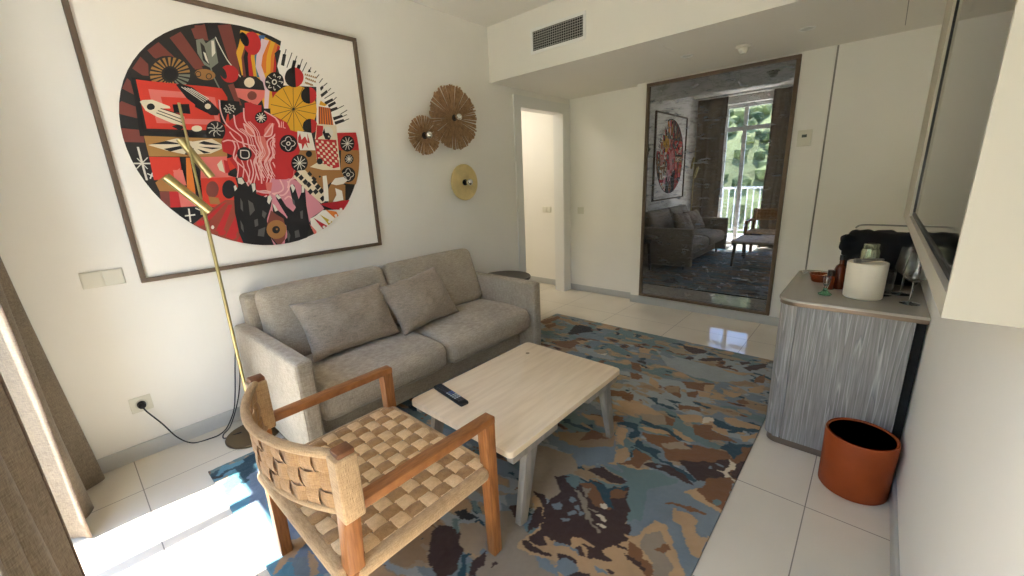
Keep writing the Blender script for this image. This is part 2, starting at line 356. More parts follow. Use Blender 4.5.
# shapes painted on the canvas: kind | colour | width | points in mm from its centre
ART = '''
P|maroon|0|-575,240 -546,290 -536,279 -536,216
P|maroon|0|-517,337 -474,397 -451,367 -460,312 -484,311
P|maroon|0|-441,431 -388,478 -336,418 -398,388 -423,403
P|maroon|0|-338,507 -285,546 -210,399 -262,377
P|maroon|0|-236,569 -170,606 -177,532 -190,530 -229,528
P|maroon|0|-217,590 -169,600 -168,527 -229,525
P|maroon|0|-110,613 -44,634 -38,525 -48,360 -90,446
P|maroon|0|-246,440 -221,383 -260,371
P|maroon|0|-118,315 -89,326 -68,214 -97,211
P|maroon|0|-600,172 -589,182 -537,159 -541,140 -607,140
P|maroon|0|-605,175 -541,162 -538,104 -616,124
P|maroon|0|-625,57 -538,52 -543,-8 -634,-8
P|grey|0|-225,520 -192,533 -183,511 -161,529 -136,547 -142,465 -143,423 -182,390 -211,402 -231,456
P|dark|0|-208,513 -193,496 -186,403 -213,425
P|pale|0|-155,530 -142,533 -147,471 -168,447
P|pale|0|-204,467 -193,462 -188,409 -200,428
L|grey|5|-184,396 -178,342 -146,240
L|pale|4|-132,551 -120,510 -99,451 -81,419 -47,367
P|dark|0|-299,310 -316,285 -339,264 -366,251 -393,246 -418,250 -438,261 -453,279 -459,303 -458,329 -449,355 -433,380 -411,400 -386,414 -360,420 -334,418 -312,408 -297,390 -289,366 -290,338
P|grey|0|-337,331 -289,329 -285,345 -335,337
P|grey|0|-342,320 -302,306 -294,320 -340,326
P|grey|0|-350,310 -320,284 -309,297 -346,315
P|grey|0|-360,302 -342,267 -330,277 -355,306
P|tan|0|-370,296 -367,255 -353,262 -365,299
P|tan|0|-381,294 -391,250 -378,252 -376,294
P|tan|0|-390,294 -414,252 -402,250 -386,293
P|tan|0|-398,298 -433,260 -424,254 -395,296
P|tan|0|-404,304 -447,273 -440,264 -402,301
P|tan|0|-408,313 -454,292 -451,280 -407,308
P|tan|0|-408,323 -455,313 -456,299 -408,318
P|tan|0|-406,334 -450,336 -454,322 -407,329
P|tan|0|-401,345 -438,359 -446,345 -403,340
P|tan|0|-393,355 -421,379 -431,367 -397,350
P|tan|0|-384,363 -400,396 -412,386 -388,359
P|tan|0|-374,369 -377,409 -390,402 -378,367
P|tan|0|-363,372 -352,415 -365,412 -368,371
P|tan|0|-353,372 -329,415 -341,416 -358,372
P|tan|0|-345,368 -309,408 -319,413 -348,370
P|tan|0|-339,362 -294,394 -301,404 -341,365
P|tan|0|-335,353 -285,376 -289,388 -336,358
P|tan|0|-335,343 -284,354 -283,368 -334,348
P|ink|0|-342,337 -346,328 -351,319 -359,311 -368,306 -377,303 -385,304 -392,307 -397,312 -399,320 -398,329 -395,338 -390,347 -382,354 -374,360 -365,362 -356,362 -349,359 -344,354 -342,346
P|brown|0|-170,353 -175,344 -185,336 -197,330 -212,326 -226,325 -240,327 -252,331 -260,337 -264,345 -263,354 -258,362 -249,370 -237,376 -223,380 -208,382 -194,380 -182,376 -174,370 -170,362
P|dark|0|-235,353 -236,348 -239,343 -243,340 -247,337 -252,335 -256,336 -259,337 -262,340 -263,344 -263,349 -261,354 -258,358 -254,362 -250,365 -246,366 -242,366 -238,364 -236,362 -235,358
P|brown|0|-239,352 -240,349 -242,345 -245,343 -248,341 -251,340 -254,340 -256,341 -258,343 -259,346 -259,349 -258,353 -256,356 -253,359 -250,361 -247,362 -244,362 -241,361 -239,359 -238,356
P|dark|0|-187,349 -189,344 -192,339 -196,335 -200,332 -205,331 -209,331 -212,333 -215,336 -216,340 -216,345 -214,350 -211,354 -208,358 -203,361 -199,362 -194,362 -191,361 -188,358 -187,353
P|brown|0|-191,348 -192,345 -195,341 -197,338 -201,336 -204,335 -207,335 -210,337 -211,339 -212,342 -212,345 -211,349 -209,352 -206,355 -203,357 -199,358 -196,358 -194,357 -192,355 -191,352
P|red|0|-66,351 -78,339 -92,331 -106,328 -120,328 -131,334 -140,343 -144,355 -145,369 -141,383 -133,396 -121,408 -108,416 -94,420 -80,420 -68,415 -59,406 -54,394 -54,380 -58,365
P|dark|0|-115,382 -114,373 -114,364 -115,356 -119,349 -123,345 -128,344 -133,346 -138,350 -142,356 -145,364 -146,373 -146,382 -145,390 -142,396 -137,400 -132,402 -127,400 -122,396 -118,390
P|yellow|0|-1,613 91,614 204,571 167,451 141,348 126,214 47,207 40,372 -38,376 -45,489
P|ink|0|23,593 41,593 12,478 0,370 -24,367 -13,473
P|maroon|0|33,595 42,594 -12,473 -17,368 -33,366 -23,471
P|red|0|47,598 63,598 27,480 22,374 -2,370 10,477
P|yellow|0|67,602 82,602 46,483 41,376 22,374 27,480
P|teal|0|82,605 93,604 53,485 47,377 39,376 46,483
P|blue|0|94,608 127,611 64,486 63,379 47,377 52,484
P|dark|0|-24,597 -1,595 -21,542 -38,504
P|lilac|0|102,591 142,588 92,499 75,444 96,312 70,209 47,207 68,301 43,432 58,493
P|orange|0|142,588 153,589 115,503 100,441 98,407 83,405 75,444 92,499
P|yellow|0|153,589 175,584 139,507 118,414 94,406 106,471
P|orange|0|175,584 189,575 153,502 133,412 118,414 139,507
P|red|0|189,575 201,563 166,489 149,414 133,412 155,502
P|dark|0|201,563 211,557 176,475 157,416 148,414 166,489
P|red|0|107,306 144,318 126,214 102,212
P|dark|0|136,317 149,322 135,215 124,214
P|red|0|95,573 93,553 86,534 75,517 62,503 48,495 33,493 20,498 10,507 4,522 2,539 4,558 11,577 21,594 34,607 49,615 63,618 76,614 86,605 93,590
P|ink|0|31,582 33,571 33,560 30,550 26,542 21,536 14,534 7,535 0,540 -5,548 -9,557 -11,568 -11,579 -9,589 -5,597 1,602 7,605 14,603 21,599 26,592
P|canvas|0|169,479 231,655 952,807 856,105 468,85 477,380
P|canvas|0|162,463 215,562 310,549 508,460 620,292 637,131 342,113 384,368 178,350
P|dark|0|186,465 209,529 228,529 204,461
P|dark|0|245,459 264,504 283,504 263,455
P|dark|0|276,460 288,484 308,484 294,456
P|dark|0|161,523 189,550 200,545 160,447
P|dark|0|406,365 426,382 431,368 411,347
P|dark|0|404,325 451,358 456,344 408,307
P|dark|0|422,281 481,311 486,296 426,263
P|dark|0|443,266 496,294 501,279 447,248
P|dark|0|453,241 504,260 509,245 458,223
P|dark|0|464,190 532,213 537,198 469,171
P|dark|0|471,163 539,186 545,170 476,144
L|dark|3|219,456 264,545
L|dark|3|276,504 291,532
L|dark|3|304,485 322,520
L|dark|3|310,447 345,504
L|dark|3|354,453 368,480
L|dark|3|384,450 398,464
L|dark|3|393,423 414,445
L|dark|3|406,394 433,424
L|dark|3|430,377 460,401
L|dark|3|459,353 480,372
L|dark|3|427,303 500,349
L|dark|3|482,296 510,320
L|dark|3|503,246 555,273
L|dark|3|518,212 578,248
L|dark|3|533,200 568,216
L|dark|3|541,174 579,190
L|dark|3|219,529 232,558
P|dark|0|341,448 356,470 364,451
L|tan|3|322,427 327,437 329,427
L|tan|3|334,425 339,436 342,426
L|tan|3|346,423 351,434 354,424
L|tan|3|358,422 364,432 366,422
L|tan|3|371,420 376,430 379,420
L|tan|3|383,418 389,428 391,418
L|tan|3|322,406 327,416 329,406
L|tan|3|332,403 337,413 340,403
L|tan|3|343,400 348,411 351,401
L|tan|3|354,398 359,408 362,398
L|tan|3|365,395 370,406 373,396
L|tan|3|376,393 381,403 384,393
L|tan|3|315,378 320,388 323,378
L|tan|3|323,376 328,387 331,377
L|tan|3|330,375 336,385 338,375
L|tan|3|338,373 343,383 346,373
L|tan|3|346,371 351,382 354,372
L|tan|3|354,370 359,380 362,370
P|yellow|0|364,231 355,198 338,165 315,136 288,110 257,91 224,79 191,73 161,75 133,84 110,100 93,121 82,146 77,175 80,205 88,236 103,267 124,295 149,319 178,339 209,353 241,360 272,361 301,354 326,340 346,320 359,294 365,264
L|dark|2|216,218 353,202
L|dark|2|216,218 316,141
L|dark|2|216,218 259,97
L|dark|2|216,218 196,78
L|dark|2|216,218 138,87
L|dark|2|216,218 97,121
L|dark|2|216,218 80,173
L|dark|2|216,218 89,233
L|dark|2|216,218 123,290
L|dark|2|216,218 175,333
L|dark|2|216,218 237,356
L|dark|2|216,218 296,351
L|dark|2|216,218 341,320
L|dark|2|216,218 362,266
P|red|0|311,414 305,395 294,377 279,363 261,352 243,347 225,348 211,354 201,365 196,380 196,397 202,415 212,433 227,447 244,458 262,463 280,463 295,457 305,446 311,431
P|ink|0|253,349 238,347 224,348 212,354 203,362 197,374 195,388 197,402 203,417 212,432 223,444 237,454 252,461 267,464
P|red|0|376,316 371,300 361,285 348,273 333,264 317,260 302,261 290,267 281,277 276,290 276,305 281,320 291,335 303,347 318,356 334,360 349,360 362,354 371,345 376,331
P|ink|0|326,262 313,260 301,262 290,266 282,274 277,284 276,296 277,309 282,322 290,334 300,345 312,353 325,358 338,361
P|red|0|352,128 348,114 339,101 326,90 311,83 296,80 282,82 269,87 260,96 256,108 256,122 260,135 269,148 281,159 296,166 311,169 325,168 338,163 347,154 352,142
P|ink|0|305,81 292,80 280,82 270,87 262,94 257,103 255,114 257,126 261,137 268,147 278,156 290,163 302,168 315,169
P|orange|0|378,251 456,246 461,129 357,122
L|maroon|5|384,248 364,127
L|maroon|5|397,247 381,128
L|maroon|5|411,247 398,129
L|maroon|5|425,246 415,130
L|maroon|5|439,246 432,131
L|maroon|5|453,246 449,132
P|yellow|0|384,260 397,287 435,265 420,255
P|pink|0|-87,301 69,309 58,269 13,222 -22,231 -82,254
P|dark|0|-87,301 -57,352 -10,376 34,379 66,354 69,309
P|cream|0|21,345 18,337 13,329 5,322 -3,317 -12,314 -20,315 -27,318 -32,323 -35,330 -35,338 -32,346 -26,354 -19,361 -11,366 -2,369 6,369 14,366 19,361 21,354
P|maroon|0|19,274 16,266 12,259 5,253 -3,249 -11,247 -18,247 -25,250 -29,255 -31,261 -31,268 -29,276 -24,283 -17,289 -10,294 -2,296 6,295 12,293 17,288 19,282
P|red|0|-52,228 -22,234 5,221 35,224 26,174 -63,167
P|ink|0|179,351 167,334 152,320 135,310 118,306 102,307 89,313 80,324 76,339 77,356 84,373 95,390 110,404 126,414 143,419 160,418 173,412 183,401 187,386 186,369
L|pale|3|157,370 180,369 169,361
L|pale|3|144,347 160,335 155,336
L|pale|3|121,335 123,317 130,323
L|pale|3|102,342 91,326 109,330
L|pale|3|97,362 83,356 104,353
L|pale|3|110,385 102,389 117,378
L|pale|3|132,397 139,407 142,391
L|pale|3|152,391 171,399 163,384
P|pale|0|146,364 144,359 141,355 137,351 133,348 128,346 123,347 120,348 117,351 116,355 116,360 117,365 120,370 124,374 129,377 133,378 138,378 142,376 145,373 146,369
P|ink|0|139,363 138,361 137,358 134,356 132,354 129,353 126,353 124,354 123,356 122,358 122,361 123,364 125,367 127,369 130,370 132,371 135,371 137,370 139,368 139,366
P|ink|0|-544,52 -270,53 -180,47 -190,28 -281,31 -543,29
P|ink|0|-530,295 -509,292 -536,23 -555,22
P|orangered|0|-515,288 -465,287 -310,290 -231,293 -153,292 -135,248 -155,71 -343,64 -521,60
P|pink|0|-476,249 -341,252 -195,241 -197,98 -476,89
P|orangered|0|-433,218 -311,225 -218,221 -218,125 -432,116
P|ink|0|-392,186 -320,195 -324,145 -394,146
P|ink|0|-417,76 -391,90 -364,76 -386,58
P|cream|0|-286,74 -289,69 -293,64 -299,61 -306,58 -314,57 -321,57 -327,59 -331,62 -334,66 -334,71 -332,76 -328,81 -322,84 -315,87 -307,88 -300,88 -294,86 -289,83 -287,79
P|cream|0|-521,186 -509,194 -470,200 -406,175 -405,165 -445,161 -354,129 -363,83 -408,91 -470,120 -508,146
P|ink|0|-467,167 -469,162 -472,157 -477,154 -482,151 -487,150 -492,150 -496,152 -498,155 -500,159 -499,164 -498,169 -494,174 -490,178 -485,180 -480,182 -475,181 -471,179 -469,176 -467,172
L|ink|3|-458,150 -357,111
L|ink|3|-466,138 -366,97
L|ink|3|-445,161 -370,138
P|ink|0|-358,284 -339,293 -288,279 -214,211 -183,171 -200,148 -233,146 -282,183 -324,221
P|ink|0|-286,238 -250,235 -211,204 -199,173 -221,154 -252,158 -297,182
P|cream|0|-223,193 -225,188 -228,184 -232,180 -236,178 -240,177 -245,177 -248,179 -251,182 -252,185 -252,190 -250,194 -247,199 -244,202 -239,204 -235,206 -231,205 -227,204 -224,201 -223,197
L|pale|3|-336,276 -252,211
L|pale|3|-323,275 -243,217
L|pale|3|-310,274 -234,224
L|pale|3|-297,273 -226,230
P|ink|0|-184,228 -161,231 -151,160 -176,99 -193,113
P|ink|0|-161,231 -79,232 -83,173 -135,154 -159,188
P|ink|0|-104,192 -107,182 -113,173 -121,166 -131,161 -141,159 -150,160 -158,163 -163,169 -166,177 -166,186 -163,195 -157,204 -149,211 -139,216 -130,218 -120,218 -112,214 -107,209 -104,201
L|pale|3|-121,194 -107,191 -112,185
L|pale|3|-129,182 -118,174 -120,172
L|pale|3|-142,176 -140,165 -134,165
L|pale|3|-153,180 -158,170 -146,169
L|pale|3|-155,191 -163,186 -149,182
L|pale|3|-148,203 -152,204 -142,195
L|pale|3|-135,209 -131,212 -127,201
L|pale|3|-124,205 -112,207 -115,197
P|pale|0|-126,189 -127,187 -129,184 -131,182 -134,181 -137,180 -139,181 -142,181 -143,183 -144,185 -144,188 -143,190 -141,193 -139,195 -136,196 -134,197 -131,197 -129,196 -127,194 -126,192
P|ink|0|-130,189 -131,188 -132,186 -133,185 -134,184 -136,184 -138,184 -139,185 -140,186 -140,187 -140,188 -140,190 -139,191 -137,192 -136,193 -134,193 -133,193 -131,193 -131,192 -130,191
P|ink|0|-181,62 -189,48 -201,37 -215,30 -229,27 -243,28 -255,34 -264,43 -269,55 -269,69 -265,83 -258,96 -246,107 -233,115 -219,118 -205,117 -193,112 -183,103 -178,90 -177,76
L|pale|3|-217,73 -204,65 -187,68
L|pale|3|-220,68 -219,53 -208,43
L|pale|3|-225,66 -237,52 -238,36
L|pale|3|-229,68 -247,63 -259,51
L|pale|3|-230,72 -243,80 -260,78
L|pale|3|-228,77 -229,93 -239,102
L|pale|3|-223,79 -211,94 -209,109
L|pale|3|-218,78 -201,82 -188,95
P|tan|0|-540,24 -184,25 -196,-73 -540,-75
P|cream|0|-532,-20 -405,19 -343,4 -251,22 -210,-6 -214,-29 -272,-56 -381,-65 -459,-46
P|ink|0|-525,-16 -455,3 -382,-11
P|ink|0|-474,-37 -383,-16 -360,-22 -449,-50
P|ink|0|-413,11 -378,9 -368,-4
P|ink|0|-319,-3 -292,9 -211,-10 -289,-10
P|ink|0|-323,-21 -217,-25 -261,-34
P|ink|0|-331,-32 -272,-52 -304,-57
P|ink|0|-392,-62 -362,-33 -343,-29 -369,-69
L|pale|5|-617,-110 -517,-110
L|pale|6|-574,-32 -574,-105 -573,-191
L|pale|3|-588,-85 -559,-136
L|pale|3|-547,-81 -605,-139
L|pale|4|-564,-160 -537,-178
L|pale|4|-544,-157 -558,-184
P|orangered|0|-541,-77 -416,-78 -420,-140 -458,-183 -478,-194 -545,-192
P|pink|0|-459,-161 -427,-133 -425,-195 -460,-194
P|ink|0|-416,-78 -386,-77 -409,-206 -424,-205
P|orange|0|-389,-80 -368,-79 -385,-288 -423,-279
P|ink|0|-371,-77 -340,-77 -363,-289 -382,-288
P|pink|0|-323,-75 -219,-74 -217,-173 -172,-189 -347,-197
P|pink|0|-311,-75 -198,-70 -213,-188 -332,-186
P|brown|0|-542,-205 -491,-164 -419,-216 -427,-256 -534,-249
P|pink|0|-458,-143 -417,-143 -415,-223 -449,-215
P|maroon|0|-535,-251 -495,-252 -506,-335 -540,-332
P|red|0|-495,-252 -457,-254 -462,-337 -506,-335
P|pink|0|-457,-254 -385,-261 -387,-336 -462,-337
P|orangered|0|-345,-188 -179,-184 -168,-320 -312,-349 -362,-338
P|cream|0|-228,-89 -225,-161 -249,-146 -254,-115
P|red|0|-218,-89 -199,-96 -201,-158 -222,-163
P|orangered|0|-200,-81 -127,-65 -137,-119 -199,-150
P|maroon|0|-272,-251 -277,-265 -283,-278 -292,-288 -302,-294 -311,-295 -320,-293 -327,-286 -332,-275 -334,-263 -332,-249 -328,-235 -322,-222 -313,-213 -304,-207 -294,-205 -285,-207 -278,-214 -273,-224 -271,-237
P|brown|0|-329,-287 -282,-297 -279,-336 -328,-329
P|ink|0|-188,-255 -192,-271 -200,-286 -210,-297 -221,-304 -232,-306 -242,-303 -250,-295 -256,-283 -258,-268 -256,-252 -252,-236 -244,-221 -234,-210 -223,-203 -212,-201 -202,-204 -194,-211 -188,-223 -186,-238
P|ink|0|-555,-335 -394,-337 -360,-377 -447,-446 -488,-410 -532,-362
L|pale|5|-453,-384 -409,-382
L|pale|5|-430,-348 -436,-419
L|pale|4|-399,-347 -379,-360
P|brickred|0|-446,-445 -361,-384 -311,-346 -250,-311 -195,-314 -154,-485 -137,-641 -355,-574
P|red|0|-393,-428 -268,-329 -246,-323 -369,-438
P|red|0|-331,-481 -242,-339 -221,-340 -299,-493
P|red|0|-290,-519 -189,-359 -170,-409 -252,-540
P|red|0|-258,-572 -166,-467 -157,-502 -226,-594
P|red|0|-375,-431 -377,-436 -380,-440 -385,-443 -390,-444 -396,-444 -401,-443 -406,-440 -409,-437 -410,-432 -410,-427 -409,-423 -405,-419 -401,-416 -395,-414 -390,-414 -385,-415 -380,-418 -377,-422 -375,-426
P|red|0|-284,-495 -285,-500 -289,-504 -294,-507 -299,-509 -305,-509 -311,-507 -316,-504 -319,-500 -321,-496 -321,-491 -319,-486 -316,-482 -311,-479 -305,-477 -299,-477 -294,-479 -289,-481 -285,-485 -284,-490
P|red|0|-235,-524 -237,-529 -240,-533 -245,-536 -251,-538 -257,-538 -263,-536 -268,-533 -272,-529 -273,-524 -273,-519 -272,-514 -268,-510 -263,-507 -257,-506 -251,-506 -245,-507 -240,-510 -237,-514 -235,-519
P|pale|0|-334,-459 -335,-462 -337,-465 -339,-467 -341,-469 -344,-469 -346,-468 -348,-466 -349,-464 -349,-461 -349,-457 -348,-454 -346,-451 -344,-449 -342,-448 -340,-447 -337,-448 -336,-450 -335,-452 -334,-455
P|red|0|-186,47 -210,9 -213,-44 -169,-65 -188,-89 -163,-142 -120,-222 58,-262 136,-196 202,-111 221,0 213,59 177,90 160,137 116,158 58,185 -45,183 -83,173 -131,139 -164,107
P|red|0|-163,-142 199,-128 124,-265 67,-305 -155,-293
P|pink|0|-27,47 19,49 24,-6 24,-95 -45,-95 -23,-16
P|pink|0|-80,113 -50,119 -29,78 -49,46 -80,75
P|pink|0|26,89 63,127 90,125 50,51 17,41
L|lpink|5|-177,229 -182,171 -166,100 -107,43 -99,-10 -74,-48
L|lpink|5|-121,155 -120,88 -78,45 -74,-9 -47,-64 -65,-119 -58,-205
L|lpink|5|-64,197 -70,129 -36,78 -33,16 -21,-47 -53,-95 -25,-192
L|lpink|5|44,191 113,142 92,69 28,18 32,-46 -10,-111 19,-207
L|lpink|5|100,157 114,102 63,35 80,-45 110,-94 54,-194
L|lpink|5|-154,18 -147,-19 -165,-81 -120,-143 -110,-203
L|lpink|5|-203,9 -174,18 -141,11
L|lpink|5|-159,63 -133,19 -80,-2 -44,-8
L|lpink|5|-80,113 -49,84 -34,47 -68,60 -80,113
L|lpink|5|78,124 38,74 19,49 59,59 78,124
L|lpink|5|145,104 86,36 55,-5 50,-78
L|lpink|5|-81,-88 -79,-159 -106,-223
L|lpink|5|-60,-95 -39,-143 -46,-225
L|lpink|5|38,-103 52,-161 32,-227
L|lpink|5|75,-119 89,-178 72,-228
L|lpink|3|-105,84 -63,41 -59,-13 -31,-68 -49,-124 -42,-210
L|lpink|3|-55,125 -20,74 -17,11 -6,-52 -37,-100 -9,-198
L|lpink|3|130,138 109,65 45,14 49,-51 6,-116 36,-212
L|lpink|3|131,98 79,31 97,-50 128,-99 71,-200
L|lpink|3|-95,85 -53,41 -48,-13 -21,-68 -38,-124 -31,-210
L|lpink|3|-45,126 -10,74 -6,12 5,-51 -27,-100 2,-198
L|lpink|3|141,139 120,65 56,14 60,-50 17,-116 47,-212
L|lpink|3|142,99 90,32 108,-50 139,-99 82,-200
L|lpink|4|-77,-9 -76,-56 -101,-103 -98,-159 -121,-222
L|lpink|4|-44,-8 -43,-56 -68,-103 -64,-159 -88,-223
L|lpink|4|24,-6 26,-54 0,-103 4,-160 -20,-225
L|lpink|4|44,-6 46,-54 20,-103 24,-160 -1,-226
L|lpink|4|79,-4 82,-53 55,-103 60,-161 35,-227
L|lpink|4|-134,12 -131,-34 -157,-81 -152,-127 -169,-189
L|lpink|4|-106,13 -103,-33 -129,-80 -123,-127 -141,-190
L|lpink|4|-10,16 -6,-31 -33,-79 -27,-127 -45,-192
L|lpink|4|140,22 145,-27 116,-78 124,-128 106,-195
L|lpink|4|174,24 179,-26 150,-77 158,-128 139,-196
L|lpink|4|199,25 204,-26 175,-77 183,-128 165,-197
P|ink|0|52,156 49,145 42,136 33,128 23,122 13,120 3,121 -6,125 -12,132 -15,140 -15,150 -11,161 -5,170 4,178 14,183 24,186 35,185 43,181 49,175 52,166
L|pale|3|-8,151 45,155
L|pale|3|0,167 38,139
L|pale|3|15,177 22,129
L|pale|3|31,179 6,127
L|pale|3|43,170 -6,136
P|ink|0|-68,-54 -72,-67 -80,-78 -90,-86 -102,-92 -115,-94 -126,-92 -136,-87 -143,-78 -146,-68 -146,-56 -142,-44 -135,-33 -124,-24 -113,-19 -100,-16 -89,-18 -79,-23 -72,-31 -68,-42
L|pale|4|-123,-36 -85,-39 -90,-76 -127,-75 -123,-36
P|lilacpink|0|-3,-229 18,-197 115,-199 196,-227 254,-310 308,-405 211,-457 135,-591 -9,-626 -64,-478
P|pink|0|-25,-220 14,-222 -5,-279 -26,-270
L|lpink|6|-130,-217 -95,-267 -34,-270 -5,-279
L|lpink|6|-111,-194 -99,-250 -59,-277 -13,-283
L|lpink|6|58,-198 72,-257 43,-282 2,-288
L|lpink|6|104,-216 105,-259 65,-300 9,-293
L|lpink|6|166,-200 122,-208 97,-258
L|lpink|6|-143,-346 -132,-310 -82,-321 -32,-299
L|lpink|6|68,-326 96,-310 125,-338
P|ink|0|-199,-246 -185,-227 -178,-247 -165,-192 -145,-181 -130,-217 -123,-241 -101,-222 -79,-223 -86,-284 -34,-311 -15,-296 -3,-313 -19,-363 -58,-445 -53,-549 -7,-613 44,-561 48,-490 20,-461 -14,-397 -9,-347 16,-391 50,-429 60,-447 65,-439 20,-323 18,-297 37,-294 69,-369 105,-407 126,-382 111,-320 109,-259 126,-234 141,-243 152,-331 177,-288 184,-244 206,-245 194,-369 194,-506 155,-603 91,-641 -71,-652 -202,-606 -219,-503 -218,-381
P|pale|0|-168,-192 -146,-189 -137,-217 -153,-228 -170,-220
P|pale|0|-196,-235 -184,-230 -181,-251 -196,-264
P|pale|0|-102,-226 -83,-223 -86,-259 -103,-275
P|pale|0|-26,-303 -11,-296 -5,-317 -27,-352 -36,-336
P|pale|0|17,-301 31,-294 49,-316 31,-325
P|pale|0|-9,-347 5,-360 16,-391 -2,-398
P|pale|0|116,-242 130,-234 143,-260 123,-290
P|pale|0|185,-249 203,-247 193,-289 178,-292
P|greydark|0|-175,-303 -168,-328 -175,-384 -185,-367
P|greydark|0|-137,-318 -115,-339 -112,-381 -144,-411
P|greydark|0|-70,-384 -50,-403 -68,-435 -80,-417
P|greydark|0|-126,-438 -106,-432 -110,-473 -130,-480
P|greydark|0|-114,-498 -73,-486 -91,-544 -125,-535
P|greydark|0|111,-320 125,-338 123,-373 112,-355
P|greydark|0|147,-411 166,-403 157,-457 144,-455
P|greydark|0|52,-517 62,-555 46,-598 40,-561
P|greydark|0|92,-531 119,-525 120,-571 89,-576
P|greydark|0|-199,-431 -190,-465 -194,-506 -204,-480
P|maroon|0|-24,-388 3,-416 39,-445 43,-516 25,-577 -16,-616 -46,-559 -68,-504 -57,-462
P|lilacpink|0|-54,-557 -21,-624 25,-577 15,-629 -16,-639 -41,-621
P|brown|0|45,-515 39,-533 28,-548 13,-560 -5,-566 -23,-567 -41,-562 -55,-551 -65,-537 -70,-520 -70,-502 -64,-484 -53,-469 -38,-458 -21,-451 -3,-450 15,-455 29,-465 40,-479 46,-496
P|ink|0|7,-512 4,-519 0,-525 -6,-530 -13,-533 -20,-533 -27,-531 -32,-527 -36,-521 -38,-514 -38,-507 -36,-500 -31,-494 -26,-490 -19,-487 -12,-487 -5,-488 1,-492 5,-498 7,-505
P|brown|0|-6,-507 -6,-509 -7,-511 -9,-512 -10,-513 -12,-513 -14,-512 -15,-511 -16,-510 -17,-508 -17,-506 -16,-504 -15,-503 -14,-501 -12,-501 -10,-501 -8,-501 -7,-502 -6,-504 -6,-505
P|brown|0|195,-28 310,-25 318,-33 461,-149 509,93 671,69 643,-122 623,-258 361,-230 324,-280 241,-227 162,-172
P|red|0|469,91 676,107 658,-16 471,-21
P|ink|0|592,27 587,10 577,-5 563,-18 547,-26 530,-29 514,-26 501,-19 491,-8 486,7 486,23 491,39 501,54 514,67 530,75 547,78 563,76 577,69 587,58 592,43
L|pale|3|497,23 581,26
L|pale|3|508,49 569,1
L|pale|3|532,65 546,-15
L|pale|3|558,66 519,-16
L|pale|3|577,51 501,-1
P|ink|0|569,-77 566,-88 560,-97 551,-105 541,-110 530,-111 520,-110 511,-105 505,-98 502,-88 501,-78 505,-68 511,-58 519,-51 530,-46 540,-44 551,-46 559,-50 566,-58 569,-67
L|pale|3|508,-78 562,-77
L|pale|3|516,-62 555,-93
L|pale|3|531,-52 540,-103
L|pale|3|547,-52 523,-103
L|pale|3|560,-62 511,-94
P|ink|0|566,-184 561,-200 551,-214 537,-225 521,-232 504,-235 488,-232 474,-224 465,-212 459,-198 459,-182 464,-166 474,-152 487,-141 503,-133 520,-131 536,-134 550,-141 560,-153 566,-167
L|pale|3|554,-183 543,-196 527,-201 521,-215 506,-223 494,-214 491,-200 478,-195 471,-182 482,-169 497,-165 503,-151 518,-142 530,-151 533,-165 547,-170 554,-183
P|pale|0|525,-183 524,-187 522,-190 518,-193 514,-195 510,-196 506,-195 502,-193 500,-190 499,-186 499,-182 500,-178 502,-175 506,-172 510,-170 514,-170 518,-170 521,-172 524,-175 525,-179
P|ink|0|519,-183 518,-185 517,-187 515,-188 513,-189 511,-189 509,-189 507,-188 506,-186 505,-185 505,-183 506,-180 507,-179 509,-177 511,-176 513,-176 515,-176 517,-177 518,-179 519,-181
P|red|0|135,102 214,82 212,-27 162,-121 142,-189 97,-205 33,-204 88,107
P|ink|0|202,13 197,-4 186,-19 172,-31 155,-39 138,-42 122,-40 109,-33 99,-21 94,-7 94,9 100,25 110,40 123,52 140,61 157,64 173,62 187,55 197,44 202,30
L|pale|3|190,13 178,-1 163,-6 155,-21 140,-31 128,-22 126,-8 113,-3 106,10 117,23 132,28 139,43 155,52 167,44 169,30 183,26 190,13
P|pale|0|161,11 160,7 157,4 154,1 149,-2 145,-2 141,-2 138,0 135,3 134,6 134,11 135,15 138,18 141,21 145,23 150,24 154,24 157,22 160,19 161,16
P|ink|0|154,11 154,9 152,7 151,6 148,5 146,4 144,4 142,5 141,7 140,9 140,11 141,13 142,15 144,16 146,17 149,18 151,18 153,17 154,15 154,13
P|ink|0|247,-106 242,-122 232,-137 218,-149 202,-157 186,-159 170,-156 157,-149 148,-137 144,-122 144,-106 149,-90 159,-75 172,-63 187,-56 204,-53 219,-55 233,-62 242,-74 247,-89
L|pale|3|154,-106 237,-106
L|pale|3|166,-81 224,-131
L|pale|3|189,-66 201,-146
L|pale|3|215,-65 175,-146
L|pale|3|233,-80 157,-131
P|ink|0|283,-49 282,-55 278,-61 273,-65 267,-68 260,-69 255,-68 250,-65 246,-61 244,-56 244,-50 246,-43 250,-38 255,-33 261,-30 267,-29 273,-30 278,-33 282,-37 284,-43
P|white|0|215,90 301,82 310,-25 212,-27 204,23
P|red|0|212,48 229,78 232,37 257,59 269,26 274,81 281,30 281,17 260,21 266,-17 250,16 226,-23 228,11 207,19
P|cream|0|346,140 477,140 460,-159 391,-162 257,-130 306,-104 317,45
P|red|0|345,132 386,130 376,73 341,54 314,1
P|red|0|317,45 462,46 456,-131 414,-140 308,-95
P|cream|0|321,40 336,39 336,24 321,26
P|cream|0|320,4 335,2 336,-13 321,-11
P|cream|0|320,-32 335,-35 335,-50 320,-47
P|cream|0|319,-69 334,-72 335,-87 319,-84
P|cream|0|319,-106 334,-109 334,-124 319,-121
P|cream|0|338,20 354,18 354,3 339,6
P|cream|0|338,-16 353,-18 354,-33 338,-31
P|cream|0|337,-53 353,-56 353,-71 338,-68
P|cream|0|337,-90 352,-93 353,-108 337,-105
P|cream|0|357,37 372,35 372,20 357,22
P|cream|0|356,0 372,-2 372,-17 357,-15
